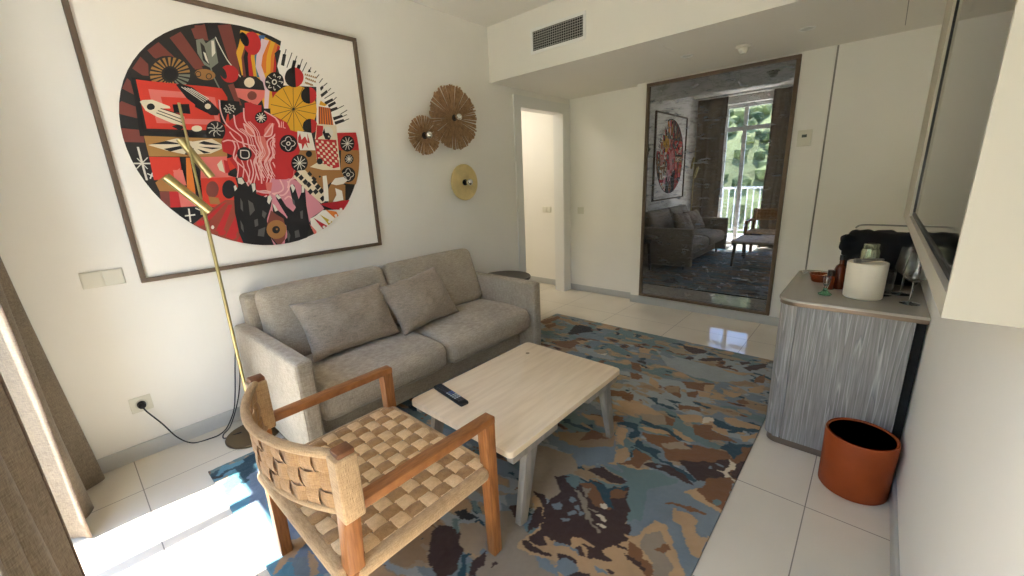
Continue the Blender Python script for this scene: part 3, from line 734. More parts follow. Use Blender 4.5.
P|cream|0|356,-37 371,-39 372,-54 356,-52
P|cream|0|355,-74 371,-77 371,-92 356,-89
P|cream|0|355,-112 371,-114 371,-130 355,-127
P|cream|0|375,16 390,14 391,-1 375,2
P|cream|0|374,-21 390,-23 390,-38 375,-36
P|cream|0|374,-58 390,-60 390,-76 374,-73
P|cream|0|374,-95 389,-98 390,-113 374,-111
P|cream|0|393,33 409,31 409,16 394,18
P|cream|0|393,-4 409,-6 409,-21 393,-19
P|cream|0|393,-41 409,-44 409,-59 393,-57
P|cream|0|392,-79 408,-82 409,-97 393,-94
P|cream|0|392,-117 408,-120 408,-135 392,-132
P|cream|0|412,12 428,10 428,-5 412,-3
P|cream|0|412,-25 427,-27 428,-43 412,-40
P|cream|0|411,-63 427,-65 428,-81 412,-78
P|cream|0|411,-101 427,-103 428,-119 411,-116
P|cream|0|431,29 447,27 447,12 431,14
P|cream|0|430,-8 447,-11 447,-26 431,-24
P|cream|0|430,-46 446,-49 447,-64 431,-61
P|cream|0|430,-84 446,-87 447,-102 431,-100
P|cream|0|450,8 466,6 466,-9 450,-7
P|cream|0|449,-30 466,-32 466,-47 450,-45
P|cream|0|449,-68 466,-70 466,-86 450,-83
P|pale|0|446,90 442,78 435,66 426,57 415,51 403,48 392,50 383,55 377,63 374,74 374,86 378,98 384,110 394,119 405,125 416,128 427,126 436,121 443,113 446,102
P|ink|0|390,117 374,86 386,48 414,44 429,67 416,88 393,87
P|cream|0|418,65 418,63 417,62 415,60 413,60 412,59 410,59 408,60 407,61 407,63 407,64 407,66 408,67 410,69 412,70 413,70 415,70 417,69 418,68 418,66
P|ink|0|346,-95 344,-101 341,-106 335,-111 329,-113 323,-114 317,-113 312,-111 308,-106 306,-101 306,-95 308,-89 311,-83 317,-79 323,-76 329,-75 335,-76 341,-79 344,-83 346,-89
P|brown|0|257,-130 327,-148 458,-168 380,-231 315,-280 243,-209
P|ink|0|262,-170 261,-174 259,-177 257,-179 253,-180 250,-181 247,-180 244,-179 242,-176 241,-173 241,-170 242,-167 244,-164 247,-162 250,-160 253,-160 257,-160 259,-162 261,-164 262,-167
P|ink|0|317,-193 316,-195 314,-198 312,-199 309,-200 307,-201 304,-200 302,-199 301,-197 300,-195 300,-192 301,-190 302,-188 304,-186 307,-185 309,-185 312,-185 314,-186 316,-188 317,-190
P|cream|0|174,-153 222,-149 323,-286 316,-359 291,-367 221,-290 142,-191
P|ink|0|171,-196 193,-177 207,-198 185,-217
P|ink|0|149,-174 171,-155 185,-176 162,-195
P|ink|0|192,-223 215,-204 229,-225 206,-244
P|ink|0|232,-171 255,-152 269,-173 246,-192
P|ink|0|211,-241 234,-222 248,-244 226,-263
P|ink|0|250,-224 273,-205 288,-227 264,-246
P|ink|0|249,-287 272,-268 287,-290 263,-309
P|ink|0|215,-285 237,-267 252,-289 229,-307
P|ink|0|286,-284 309,-265 325,-288 301,-307
P|ink|0|287,-334 311,-315 326,-338 302,-357
P|ink|0|267,-256 291,-237 306,-259 282,-278
P|ink|0|254,-202 277,-183 291,-205 268,-224
P|brown|0|244,-149 461,-151 483,-207 321,-240 273,-194
P|ink|0|259,-174 258,-176 257,-179 255,-180 252,-181 250,-182 247,-181 245,-180 244,-178 243,-176 243,-174 244,-171 245,-169 247,-167 250,-166 252,-166 255,-166 257,-168 258,-169 259,-172
P|ink|0|317,-193 316,-195 315,-196 313,-198 311,-199 309,-199 307,-199 305,-198 304,-196 304,-194 304,-193 304,-191 305,-189 307,-188 309,-187 311,-186 313,-187 315,-188 316,-189 317,-191
P|brown|0|347,-287 403,-206 479,-255 462,-368 339,-365
P|white|0|329,-190 356,-186 354,-269 345,-356 314,-354
P|white|0|378,-242 413,-206 474,-198 501,-222 467,-245 415,-252
P|white|0|403,-271 449,-291 450,-353 368,-367 405,-318
P|crimson|0|281,-371 339,-365 501,-356 468,-437 429,-424 370,-415
P|white|0|202,-461 241,-446 293,-413 390,-416 459,-426 353,-523 227,-585 200,-525
P|pink|0|192,-492 248,-573 227,-585 212,-564
P|crimson|0|225,-458 320,-529 282,-551
P|mustard|0|270,-439 352,-499 319,-519 304,-489
P|orange|0|312,-410 387,-430 398,-460 366,-471
P|white|0|246,-556 245,-559 243,-561 241,-563 238,-564 235,-564 233,-563 230,-562 229,-559 228,-557 228,-554 229,-551 230,-548 233,-547 235,-546 238,-545 241,-546 243,-548 245,-550 246,-553
P|white|0|294,-526 293,-529 291,-531 289,-533 286,-534 283,-534 280,-534 278,-532 276,-530 275,-527 275,-524 276,-521 278,-519 280,-517 283,-516 286,-516 289,-517 291,-518 293,-520 294,-523
P|white|0|338,-495 337,-497 335,-500 332,-502 330,-503 327,-503 324,-502 321,-501 319,-498 318,-496 318,-493 319,-490 321,-487 324,-485 327,-484 330,-484 332,-485 335,-487 337,-489 338,-492
P|white|0|388,-457 387,-460 385,-463 383,-464 380,-466 377,-466 374,-465 371,-463 370,-461 369,-458 369,-455 369,-453 371,-450 374,-448 377,-447 380,-447 383,-448 385,-449 387,-451 388,-454
P|white|0|432,-417 431,-420 429,-423 426,-425 423,-426 420,-426 417,-425 415,-424 413,-422 412,-419 412,-416 413,-413 414,-410 417,-409 420,-407 423,-407 426,-408 429,-409 431,-412 432,-414
'''
# dyed patches of the rug: colour | points in mm from its near left corner
RUG = '''
slate|1630,1331 1982,1528 2100,1426 2098,1128 2086,957 2027,909 1901,1107 1840,981 1757,1095
teal|1567,1367 1653,1347 1711,1379 1779,1419 1886,1410 1795,1274 1836,1087 1786,1047 1727,1196 1683,1287
sand|1158,1207 1413,1276 1475,1177 1429,1086 1503,992 1476,946 1375,938
slate|1192,1304 1501,1510 1591,1356 1457,1206 1367,1288 1246,1259
tan2|1221,1382 1475,1561 1520,1457 1385,1335 1269,1329
brown|1358,1507 1421,1519 1475,1490 1402,1433 1356,1380
beige|1483,492 1438,503 1455,586 1434,679 1508,710 1607,684 1704,689 1748,664 1517,459
beige|1293,721 1389,787 1523,751 1539,654 1446,578
tan|1396,908 1440,943 1555,878 1633,880 1757,913 1844,758 1733,667 1673,713 1530,665 1512,686 1533,799
tan|1628,837 1713,887 1782,924 1789,977 1850,988 1880,1126 1927,1138 1965,1073 2015,1034 2064,957 2081,938 1747,663
beige|1878,1040 1910,1085 1961,1052 1962,1017 2014,959 2032,897 1998,870 1961,932 1890,958
slate|1928,1170 1987,1147 2002,1103 2066,1050 2078,980 2031,989 1974,1081
tan|1917,1235 1976,1250 2022,1225 2027,1170 2083,1178 2081,1055 2057,1060 2016,1096 1984,1155 1930,1181
tan|1913,1358 1968,1415 2001,1394 2056,1403 2091,1364 2076,1331 2010,1343 1954,1356
slate|2034,1186 2070,1224 2081,1205 2069,1167 2041,1163
dbrown|1411,1085 1458,1122 1527,1124 1578,1164 1692,1205 1715,1236 1744,1162 1781,1101 1795,1029 1822,974 1848,976 1796,897 1794,852 1716,869 1652,855 1601,776 1545,788 1476,946 1492,1008
brown|1516,1115 1572,1160 1640,1126 1716,1071 1650,1041 1586,1082
dteal|1567,1155 1616,1169 1654,1174 1711,1245 1712,1227 1658,1152 1704,1095 1732,1084 1687,1070 1629,1117
brown|1658,1152 1681,1196 1719,1213 1729,1162 1681,1123
teal|1551,1182 1639,1187 1704,1259 1706,1240 1643,1165
dbrown|1502,1220 1556,1277 1632,1260 1692,1268 1693,1250 1631,1201 1568,1210
teal|1553,1282 1594,1300 1684,1302 1698,1273 1627,1270
teal|1452,1104 1493,1150 1521,1119 1537,1068 1504,1079
beige|1529,1061 1553,1069 1595,1054 1638,1009 1686,966 1666,950 1608,1007
beige|1548,1096 1587,1108 1605,1050 1580,1078
beige|1634,1016 1659,1025 1688,1021 1670,1007
cream|1679,998 1704,1013 1734,1011 1732,989
cream|1696,1069 1695,1062 1691,1057 1685,1054 1677,1054 1671,1057 1668,1063 1668,1070 1672,1075 1679,1078 1686,1078 1692,1074
slate|1566,1010 1568,1004 1567,996 1563,990 1556,988 1550,989 1544,993 1542,1000 1543,1007 1547,1013 1554,1016 1561,1015
slate|1612,993 1614,986 1612,979 1608,973 1602,970 1596,971 1591,976 1588,982 1590,990 1594,995 1600,998 1607,997
slate|1607,953 1609,946 1608,939 1604,934 1598,931 1591,932 1586,936 1584,943 1586,950 1590,955 1596,958 1602,957
slate|1638,974 1640,967 1639,960 1635,955 1629,952 1622,953 1618,957 1616,963 1617,970 1621,976 1627,979 1633,978
slate|1606,907 1608,901 1607,894 1602,889 1596,886 1590,887 1585,891 1583,897 1585,904 1589,909 1595,912 1601,911
slate|1505,935 1545,944 1557,926 1534,913
beige|1624,1010 1687,954 1751,918 1733,913 1660,963
cream|1689,1002 1718,1016 1734,1007 1709,993
cream|1695,966 1748,968 1748,949 1724,954
dbrown|1447,1102 1677,876 1744,931 1797,909 1760,879 1704,879 1660,834 1645,812
dbrown|1750,985 1810,1043 1842,991 1789,977
slate|1552,940 1552,931 1547,924 1537,919 1526,919 1516,923 1510,930 1510,939 1515,947 1525,952 1537,952 1547,948
slate|1608,951 1610,944 1609,937 1605,931 1599,929 1592,930 1587,934 1585,941 1586,948 1590,954 1596,956 1603,955
slate|1637,974 1639,967 1638,960 1634,955 1628,952 1621,953 1616,958 1614,965 1615,972 1619,978 1626,980 1632,979
slate|1617,906 1616,899 1610,893 1599,889 1588,888 1578,890 1573,895 1574,902 1581,908 1592,912 1603,913 1613,911
slate|1569,1011 1571,1005 1569,998 1565,992 1559,989 1552,990 1547,994 1545,1000 1546,1007 1551,1013 1557,1016 1564,1015
dbrown|1411,816 1424,796 1429,779 1424,768 1412,765 1395,773 1377,789 1363,809 1358,827 1362,839 1375,841 1393,833
dbrown|1462,880 1486,888 1527,834 1528,785 1508,759 1478,816
dbrown|1395,944 1456,945 1515,900 1510,879 1457,910
dbrown|1544,828 1578,825 1590,787 1571,771 1606,744 1581,728 1541,709 1529,733 1542,777
dbrown|1517,704 1555,711 1641,728 1648,718 1572,690 1535,687
dbrown|1657,751 1700,756 1734,762 1740,743 1713,737 1687,724
dbrown|1600,805 1602,845 1645,860 1708,912 1727,880 1667,849 1673,808 1622,785
dbrown|1704,837 1749,843 1763,820 1731,828
dbrown|1685,817 1713,823 1753,803 1735,788 1698,802
dbrown|1507,564 1511,557 1513,551 1511,547 1507,546 1500,548 1494,553 1489,560 1487,566 1489,570 1494,571 1500,569
slate|1612,688 1705,698 1715,674 1636,666
slate|1608,783 1636,796 1712,813 1735,788 1672,798 1626,769
slate|1762,725 1758,709 1746,696 1728,690 1708,692 1692,702 1684,717 1687,734 1700,747 1719,753 1740,751 1755,740
dbrown|1742,704 1769,734 1804,740 1816,720 1757,671
dbrown|1702,836 1739,844 1780,868 1830,849 1840,841 1804,824 1765,813 1733,830
dbrown|1796,917 1830,936 1868,931 1835,913
brown|1838,965 1890,958 1913,934 1964,926 1982,890 1958,859 1918,896 1879,914
tan|1925,902 1925,898 1924,893 1921,889 1917,887 1913,888 1911,891 1910,895 1911,900 1914,903 1918,905 1922,905
brown|1943,997 1953,1041 1974,1049 1981,1032 1970,997
brown|1879,1249 1926,1281 2041,1292 2036,1279 1934,1260 1887,1242
dbrown|1862,909 1886,912 1931,907 1941,884 1897,888
slate|1793,786 1838,799 1852,783 1818,767
dbrown|1859,809 1860,804 1860,798 1857,794 1853,793 1849,794 1845,797 1844,802 1845,808 1848,812 1852,813 1856,812
brown|1727,1596 1763,1674 1868,1740 1998,1762 2022,1720 1997,1656 1868,1554 1789,1521
dbrown|1824,1549 1945,1637 2016,1715 2046,1652 2090,1606 2030,1482 1924,1474 1868,1511
dbrown|1696,1418 1725,1463 1829,1495 1894,1477 1943,1413 1853,1431 1779,1427
brown|2013,1758 2070,1818 2083,1892 2100,1874 2099,1653 2078,1546 2040,1648
dbrown|2043,1693 2084,1754 2090,1606 2062,1584
cream|1992,1596 2022,1613 2022,1720 2049,1697 2052,1657 2036,1610 2078,1576 2068,1537 2029,1584
slate|1973,1602 1974,1596 1971,1589 1967,1584 1962,1582 1958,1583 1955,1587 1955,1593 1957,1600 1961,1605 1966,1607 1971,1606
slate|2009,1641 2007,1635 2000,1632 1990,1632 1980,1634 1972,1639 1969,1646 1972,1651 1979,1654 1989,1654 1999,1652 2006,1647
slate|1888,1504 1885,1497 1878,1493 1868,1495 1857,1501 1850,1510 1847,1519 1850,1526 1858,1529 1868,1528 1878,1522 1886,1513
slate|1775,1463 1775,1456 1773,1449 1769,1444 1763,1441 1757,1442 1754,1446 1753,1453 1755,1460 1760,1466 1766,1468 1771,1467
brown|2018,1857 2083,1892 2087,1802 2046,1799
brown|1977,1498 2060,1590 2081,1505 2083,1347 2031,1360 1966,1401
teal|2061,1396 2062,1384 2059,1372 2052,1363 2043,1360 2036,1362 2031,1371 2030,1383 2033,1395 2040,1404 2049,1407 2057,1404
brown|1581,1655 1654,1693 1743,1727 1823,1688 1727,1596 1642,1597
sand|1699,1624 1784,1707 1856,1682 1757,1604
brown|1776,1900 1867,1961 1889,1912 1979,1894 2011,1885 1894,1810 1823,1807
teal|1680,1925 1726,1920 1739,1833 1821,1788 1942,1806 1972,1805 1942,1749 1860,1767 1809,1727 1741,1779 1693,1816
tan|1549,1705 1664,1756 1809,1727 1738,1741 1602,1689
tan|1712,1812 1835,1747 1792,1731 1721,1764
tan|1873,1937 1927,1979 1966,1918 1914,1905
tan|1897,2092 1974,2112 2079,2097 2078,2060 1980,2020 1910,2042
tan|2014,1939 2076,2031 2077,1988 2030,1900
dteal|1841,2049 1903,2037 1943,2010 2083,2073 2082,2041 1974,1979 1898,1966 1852,1998
dteal|1939,1961 2020,2014 1986,1961 1952,1943
dteal|1951,1772 1986,1866 2040,1858 2052,1804 2034,1729 1998,1762
dteal|1990,1852 2086,1911 2079,1873 2007,1841
dteal|1557,1770 1688,1784 1792,1731 1781,1714 1683,1752 1580,1739
dteal|1437,1697 1532,1721 1593,1628 1553,1561 1534,1618 1542,1661 1442,1651
dteal|1592,1592 1641,1562 1722,1568 1727,1517 1841,1504 1940,1466 1934,1443 1827,1479 1703,1514 1599,1521
dteal|1818,1701 1844,1718 1843,1696
brown|1617,1897 1691,1893 1697,1829 1660,1810
sand|1502,1830 1610,1892 1667,1815 1605,1767 1537,1774
tan|1309,1886 1472,1940 1610,1892 1502,1830 1414,1805
brown|1386,1719 1444,1743 1459,1694 1416,1661
brown|1607,1503 1713,1491 1694,1388 1601,1343 1644,1407
tan|1544,1436 1588,1488 1628,1424 1622,1367 1583,1344
tan|1452,1630 1514,1640 1539,1533 1569,1473 1519,1500
tan|1668,1957 1783,2015 1819,1953 1732,1904
cream|1792,2012 1851,2046 1855,2000 1821,1945
brown|1638,2066 1753,2109 1784,2068 1701,2047 1667,2010
dteal|1690,2163 1816,2139 1795,2119 1720,2128
dteal|1449,2040 1503,2057 1533,2009 1589,2017 1657,2013 1613,1980 1522,1989
dteal|1546,2077 1643,2104 1623,2055
brown|1279,1987 1377,2011 1395,1927 1332,1927
brown|1553,2365 1733,2472 1742,2372 1682,2314 1616,2303
brown|1491,2209 1511,2278 1583,2279 1618,2154 1542,2170
tan|1691,2413 1739,2449 1754,2331 1708,2322
brown|1625,2246 1680,2288 1695,2212 1650,2202
tan|1677,2298 1754,2331 1756,2259 1707,2234
tan|1358,2305 1462,2214 1458,2172 1378,2233
tan|1797,2414 1913,2426 1877,2351 1821,2357
brown|1906,2303 1932,2381 1977,2334 1942,2296
tan|1803,2498 1878,2501 1880,2451
brown|1928,2701 1971,2820 1990,2665 1940,2641
tan|1917,2530 1994,2641 2008,2523 1939,2471
dbrown|1347,2985 1413,3012 1527,2996 1535,2928 1459,2872 1385,2913
sand|1280,2857 1364,2937 1420,2844 1353,2795
dbrown|1431,2727 1454,2814 1506,2799 1483,2730
dbrown|1524,2777 1595,2881 1673,2921 1675,2871 1579,2783
dbrown|1747,2941 1747,2930 1744,2920 1737,2913 1729,2910 1722,2912 1718,2919 1718,2929 1722,2940 1728,2947 1736,2950 1743,2948
dbrown|1782,2915 1832,2969 1850,2933 1812,2872
dbrown|1822,2831 1880,2938 1942,3033 1951,2927 1877,2804
sand|1832,2969 1939,3047 1938,2997
teal|1850,2982 1912,2978 1850,2884
dbrown|1487,2552 1580,2637 1712,2657 1706,2638 1601,2605
dbrown|1547,2505 1662,2576 1619,2514
tan|1553,2585 1682,2650 1650,2581 1586,2549
teal|1528,2662 1664,2715 1737,2676 1815,2689 1747,2639 1686,2638
dbrown|1731,2702 1804,2651 1790,2627
tan|1712,2734 1768,2714 1801,2664 1749,2670
dbrown|1755,2814 1755,2806 1752,2797 1746,2791 1739,2788 1734,2790 1730,2795 1730,2803 1733,2812 1739,2818 1746,2821 1752,2819
sand|1536,3003 1765,2988 1814,2956 1673,2921
dbrown|1158,2509 1227,2525 1259,2481 1195,2485
dbrown|1212,2447 1304,2432 1276,2412
brown|1133,2456 1207,2459 1285,2340 1210,2347
tan|1075,2748 1169,2777 1187,2675 1115,2660
sand|1118,2625 1209,2654 1223,2592 1159,2563
brown|1225,2265 1305,2295 1318,2216 1260,2216
lgrey|1212,2769 1388,2543 1589,2477 1743,2507 1857,2592 1923,2726 1834,2689 1591,2742 1383,2745
slate|1242,2790 1394,2717 1356,2689 1261,2710
ink|413,2673 348,2934 504,2936 579,2838 508,2764 458,2657
ink|550,2943 630,2948 615,2888
brown|111,2716 146,2850 211,2785 200,2672
brown|18,2761 56,3032 116,3002 110,2769
tan2|157,2971 385,2960 372,2897 222,2930
brown|407,2438 529,2525 555,2610 672,2627 622,2505 634,2391 512,2384
tan|564,2572 683,2635 654,2529
lgrey|630,2469 780,2496 1030,2451 1024,2411 879,2377 694,2394
sand|807,2476 853,2549 914,2515 877,2431
cream|859,2437 926,2493 927,2441
teal|809,2682 915,2674 1088,2603 1042,2533 920,2557
ink|797,2934 804,2915 806,2900 803,2891 795,2892 785,2902 774,2918 766,2936 764,2952 767,2961 775,2960 786,2950
tan|967,2369 1050,2413 1060,2368
sand|1105,2653 1218,2661 1229,2578 1153,2577
ink|1162,2530 1242,2519 1249,2474
ink|1207,2459 1299,2429 1276,2412
brown|1214,2287 1277,2304 1325,2251 1268,2223
tan2|1487,2233 1568,2294 1597,2212 1534,2164
tan|1350,2298 1428,2271 1462,2188 1429,2190
brown|1218,1977 1351,2026 1369,1965 1257,1905
blue2|49,1 42,230 581,137 783,111 853,168 1081,122 904,-24 585,-20 317,-4
dteal|38,-8 30,234 163,203 176,123 85,95 98,40 81,-6
blue2|12,61 38,140 71,142 65,69 80,14 58,29
dteal|73,109 131,202 224,184 255,80 152,83
ink|66,-8 77,45 108,48 96,-5
sand|126,-2 118,55 154,52 161,-5
teal2|160,25 95,103 216,91 291,12
mid|206,125 184,197 468,117 688,63 708,22 479,55
gold|471,-2 432,79 485,77 525,42 558,-4 539,-12
gold|590,-8 577,67 600,69 623,-5
cyan|451,-2 432,88 590,77 722,61 718,1 628,-15
gold|471,-2 432,79 485,77 525,42 558,-4 539,-12
gold|590,-8 577,67 600,69 623,-5
mid|598,151 817,183 1058,150 990,75 788,101
tan|783,111 825,160 853,139 883,83 891,37 900,1 869,20 847,53
tan|887,126 928,145 1030,127 1018,98
slate|869,71 909,117 1018,98 963,52
dbrown|1194,534 1240,572 1317,564 1370,533 1392,482 1417,437 1396,389 1319,406 1217,484
ink|1203,621 1223,675 1247,662 1291,676 1298,660 1251,622
teal|1225,601 1251,622 1289,572 1291,553 1256,575
dteal|1212,713 1258,727 1294,711 1274,683
dbrown|1433,524 1441,583 1474,533 1481,478 1464,464
dteal|1381,507 1404,535 1429,496 1466,447 1439,425 1415,477
sand|1270,606 1331,665 1395,647 1426,598 1427,545 1370,533 1295,566
slate|1302,833 1344,903 1398,851 1356,794
teal|1205,719 1228,737 1300,705 1261,695
'''
# ------------------------------------------------------------------ the room
X1, H, HS, YB, YM, YW = 3.074, 2.7316, 2.2743, -1.322, -.094, -4.62
struct(MB().box(-1.7, 3.3, -4.87, .3, -.1, 0).build('floor', M['tile'], smooth=False))
w = MB(); w.box(-.12, 0, YW-.25, -.914, 0, H+.1); w.box(-.12, 0, -.143, 0, 0, H+.1); w.box(-.12, 0, -.914, -.143, 2.12, H+.1)
struct(w.build('wall_left', M['wall'], smooth=False))
w = MB(); w.box(-.12, 3.3, 0, .12, 0, H+.1); w.box(.875, 2.457, YM, 0, 0, HS); w.box(2.470, 3.3, YM, 0, 0, HS)
struct(w.build('wall_far', M['wall'], smooth=False))
struct(MB().box(2.457, 2.470, YM+.015, 0, 0, HS).build('trim_1', M['gap'], smooth=False))
struct(MB().box(X1, 3.3, -4.87, 0, 0, H+.1).build('wall_right', M['wall'], smooth=False))
WX0, WX1, WX2, WX3, WZ = .47, 1.46, 1.96, 2.78, 2.58
w = MB(); w.box(-.12, WX0, YW-.25, YW, 0, H+.1); w.box(WX1, WX2, YW-.25, YW, 0, WZ); w.box(WX3, 3.3, YW-.25, YW, 0, WZ); w.box(WX0, 3.3, YW-.25, YW, WZ, H+.1)
struct(w.build('wall_window', M['wall'], smooth=False))
struct(MB().box(-.12, 3.3, -4.87, YB, H, H+.1).build('ceiling', M['ceil'], smooth=False))
w = MB(); w.box(0, X1, YB, 0, HS, H+.05)
struct(w.build('ceiling_soffit', M['ceil'], smooth=False))
struct(MB().box(2.820, 2.824, -.85, -.28, HS-.0015, HS+.001).build('trim_2', M['gap'], smooth=False))
w = MB(); w.box(1.538, 1.542, -1.15, -.32, HS-.0012, HS+.001)
struct(w.build('trim_3', M['wall'], smooth=False))
# baseboards
def baseboard(name, x0, x1, y0, y1, h): struct(MB().box(x0, x1, y0, y1, 0, h, b=.003).build(name, M['base']))
baseboard('baseboard_left', 0, .013, YW, -.99, .085)
baseboard('baseboard_far', .0, .875, -.013, 0, .075)
baseboard('baseboard_mirror', .875, X1, YM-.013, YM, .082)
baseboard('baseboard_right', X1-.013, X1, YW, -2.06, .075)
# doorway in the left wall
d = MB()
for x in (0, -.135):
    d.box(x, x+.015, -1.006, -.914, 0, 2.12); d.box(x, x+.015, -.143, -.012, 0, 2.12); d.box(x, x+.015, -1.006, -.012, 2.12, 2.215)
d.box(-.12, .012, -.914, -.900, 0, 2.106); d.box(-.12, .012, -.157, -.143, 0, 2.106); d.box(-.12, .012, -.914, -.143, 2.106, 2.1199)
struct(d.build('door_1', M['white'], smooth=False))
# corridor beyond the doorway
struct(MB().box(-1.7, -.12, .06, .18, 0, 2.5).build('wall_corridor_far', M['wall'], smooth=False))
w = MB(); w.box(-1.8, -1.7, -1.7, .18, 0, 2.5); w.box(-1.7, -.12, -1.7, -1.6, 0, 2.5)
struct(w.build('wall_corridor_end', M['wall'], smooth=False))
struct(MB().box(-1.8, -.12, -1.7, .18, 2.5, 2.6).build('ceiling_corridor', M['ceil'], smooth=False))
baseboard('baseboard_corridor', -1.7, -.12, .047, .06, .075)
cl = thing('corridor_fill_light', 'made-up round fill lamp, out of view, brightening the corridor beyond the doorway', 'fill light', (-.85, -.7, 2.5))  # invented fixture, added so the corridor looks bright through the doorway
MB().lathe([(.0, 0), (.15, 0), (.15, -.03), (.13, -.035)], (-.85, -.7, 2.5)).build('housing', M['white'], cl)
MB().lathe([(.13, -.03), (.125, -.05), (.0, -.06)], (-.85, -.7, 2.5)).build('diffuser', mat('lamp_glow', (255, 250, 240), .5, emit=(255, 247, 234), estr=29), cl)

# window: frame, mullions, transom, panes; curtain track
YG = -4.80
def window(name, x0, x1, mull):
    wn = MB()
    wn.box(x0, x1, YG-.03, YG+.03, WZ-.06, WZ); wn.box(x0, x1, YG-.03, YG+.03, 0, .05)
    wn.box(x0, x0+.055, YG-.03, YG+.03, .05, WZ-.06); wn.box(x1-.055, x1, YG-.03, YG+.03, .05, WZ-.06)
    win = struct(wn.build(name, M['white'], smooth=False, loc=((x0+x1)/2, YG, 0)))
    MB().box(mull-.032, mull+.032, YG-.028, YG+.028, .05, WZ-.06).build('mullion', M['white'], win, smooth=False)
    MB().box(x0+.055, mull-.032, YG-.025, YG+.025, 2.115, 2.19).build('transom', M['white'], win, smooth=False)
    MB().box(mull+.032, x1-.055, YG-.025, YG+.025, 2.115, 2.19).build('transom', M['white'], win, smooth=False)
    for a, b in ((x0+.055, mull-.032), (mull+.032, x1-.055)):
        MB().box(a, b, YG-.003, YG+.003, .05, 2.115).build('pane', M['pane'], win, smooth=False)
        MB().box(a, b, YG-.003, YG+.003, 2.19, WZ-.06).build('pane', M['pane'], win, smooth=False)
g = bpy.data.materials.new('window_glass'); g.use_nodes = True; nt = g.node_tree
tr = nt.nodes.new('ShaderNodeBsdfTransparent'); gl = nt.nodes.new('ShaderNodeBsdfGlossy'); gl.inputs['Roughness'].default_value = .0
mx = nt.nodes.new('ShaderNodeMixShader'); mx.inputs[0].default_value = .05
nt.links.new(tr.outputs[0], mx.inputs[1]); nt.links.new(gl.outputs[0], mx.inputs[2]); nt.links.new(mx.outputs[0], nt.nodes['Material Output'].inputs[0])
M['pane'] = g
window('window_1', WX0, WX1, .82)
window('window_added', WX2, WX3, (WX2+WX3)/2)  # unseen second opening, added to let more daylight into the room
struct(MB().box(.02, 2.9, -4.56, -4.44, H-.03, H).build('trim_4', M['white'], smooth=False))

# curtains: pleated linen hanging from the ceiling track
def curtain(name, label, x0, x1, peaks, lam, edge, group):
    r = thing(name, label, 'curtain', ((x0+x1)/2, -4.5, 0), group)
    def Y(x, z):
        t = 1-z/2.7; left = x0 < .2; amp = (.020+.030*t) if left else (.020+.020*t)
        k = 2*PI*(x-peaks)/lam
        yy = (-4.53+.03*t if left else -4.515+.02*t) + amp*(math.cos(k)+.18*math.cos(2.3*k+1.2*math.sin(z*1.7)+.6))
        yy += (.04*t**3 if x < .2 else 0)*max(0, math.cos(k))
        return yy+.006*math.sin(9*x+3*z)
    nx = int((x1-x0)/.010); nz = 30; vs = []; fs = []
    for j in range(nz+1):
        z = .012+2.69*j/nz
        for i in range(nx+1):
            x = x0+(x1-x0)*i/nx
            vs.append((x+.008*math.sin(4*z+6*x), Y(x, z), z))
    for j in range(nz):
        for i in range(nx): a = j*(nx+1)+i; fs.append((a, a+1, a+nx+2, a+nx+1))
    m = MB(); m.add(vs, fs); o = m.build('cloth', M['curtain'], r, angle=80)
    s = o.modifiers.new('thickness', 'SOLIDIFY'); s.thickness = .003
    # stitched hem strip down the leading edge
    xe = x0 if edge < 0 else x1
    m = MB(); vs = []; fs = []
    for j in range(nz+1):
        z = .010+2.69*j/nz
        for k in range(5):
            x = xe-edge*.028*k/4; vs.append((x+.008*math.sin(4*z+6*x), Y(x, z)+.004, z))
    for j in range(nz):
        for k in range(4): a = j*5+k; fs.append((a, a+1, a+6, a+5))
    m.add(vs, fs); h = m.build('hem', M['hem'], r, angle=80); s = h.modifiers.new('thickness', 'SOLIDIFY'); s.thickness = .004; s.offset = 0
    return r
curtain('linen_curtain', 'brown linen curtain gathered against the painting wall, its folds flaring at the floor', .05, .56, .085, .25, 1, 'linen curtains at the balcony window')
curtain('linen_curtain', 'dark brown linen curtain filling the bottom left corner, nearest the camera', 1.28, 1.94, 1.31, .21, -1, 'linen curtains at the balcony window')

# balcony and the hillside seen in the mirror
struct(MB().box(-3, 6, -6.5, -4.87, -.14, -.02).build('floor_balcony', M['outfloor'], smooth=False))
br = thing('balcony_railing', 'white metal balcony railing outside the window, seen in the mirror', 'railing', (1, -6.4, 0))
MB().box(-3, 6, -6.43, -6.37, 1.0, 1.045, b=.004).build('handrail', M['rail'], br)
MB().box(-3, 6, -6.415, -6.385, .06, .09, b=.002).build('bottom_rail', M['rail'], br)
for i in range(36): MB().box(-1.5+i*.125-.011, -1.5+i*.125+.011, -6.411, -6.389, .09, 1.0).build('baluster', M['rail'], br, smooth=False)
struct(MB().box(-80, 80, -60, -6.5, -9, -8.9).build('ground_outside', M['ground'], smooth=False))
vs = []; fs = []; nx, ny = 60, 30
for j in range(ny+1):
    for i in range(nx+1):
        x = -90+190*i/nx; y = -26-80*j/ny; t = j/ny
        vs.append((x, y, -9+45*t**.8+3*noise.noise(Vector((x*.05, y*.05, 0)))))
for j in range(ny):
    for i in range(nx): a = j*(nx+1)+i; fs.append((a, a+nx+1, a+nx+2, a+1))
struct(MB().add(vs, fs).build('hill_outside', M['hill'], angle=180))
m = MB(); rnd = random.Random(3)
bmt = bmesh.new(); bmesh.ops.create_icosphere(bmt, subdivisions=1, radius=1); bmt.verts.index_update()
tv = [v.co.copy() for v in bmt.verts]; tf = [[v.index for v in f.verts] for f in bmt.faces]; bmt.free()
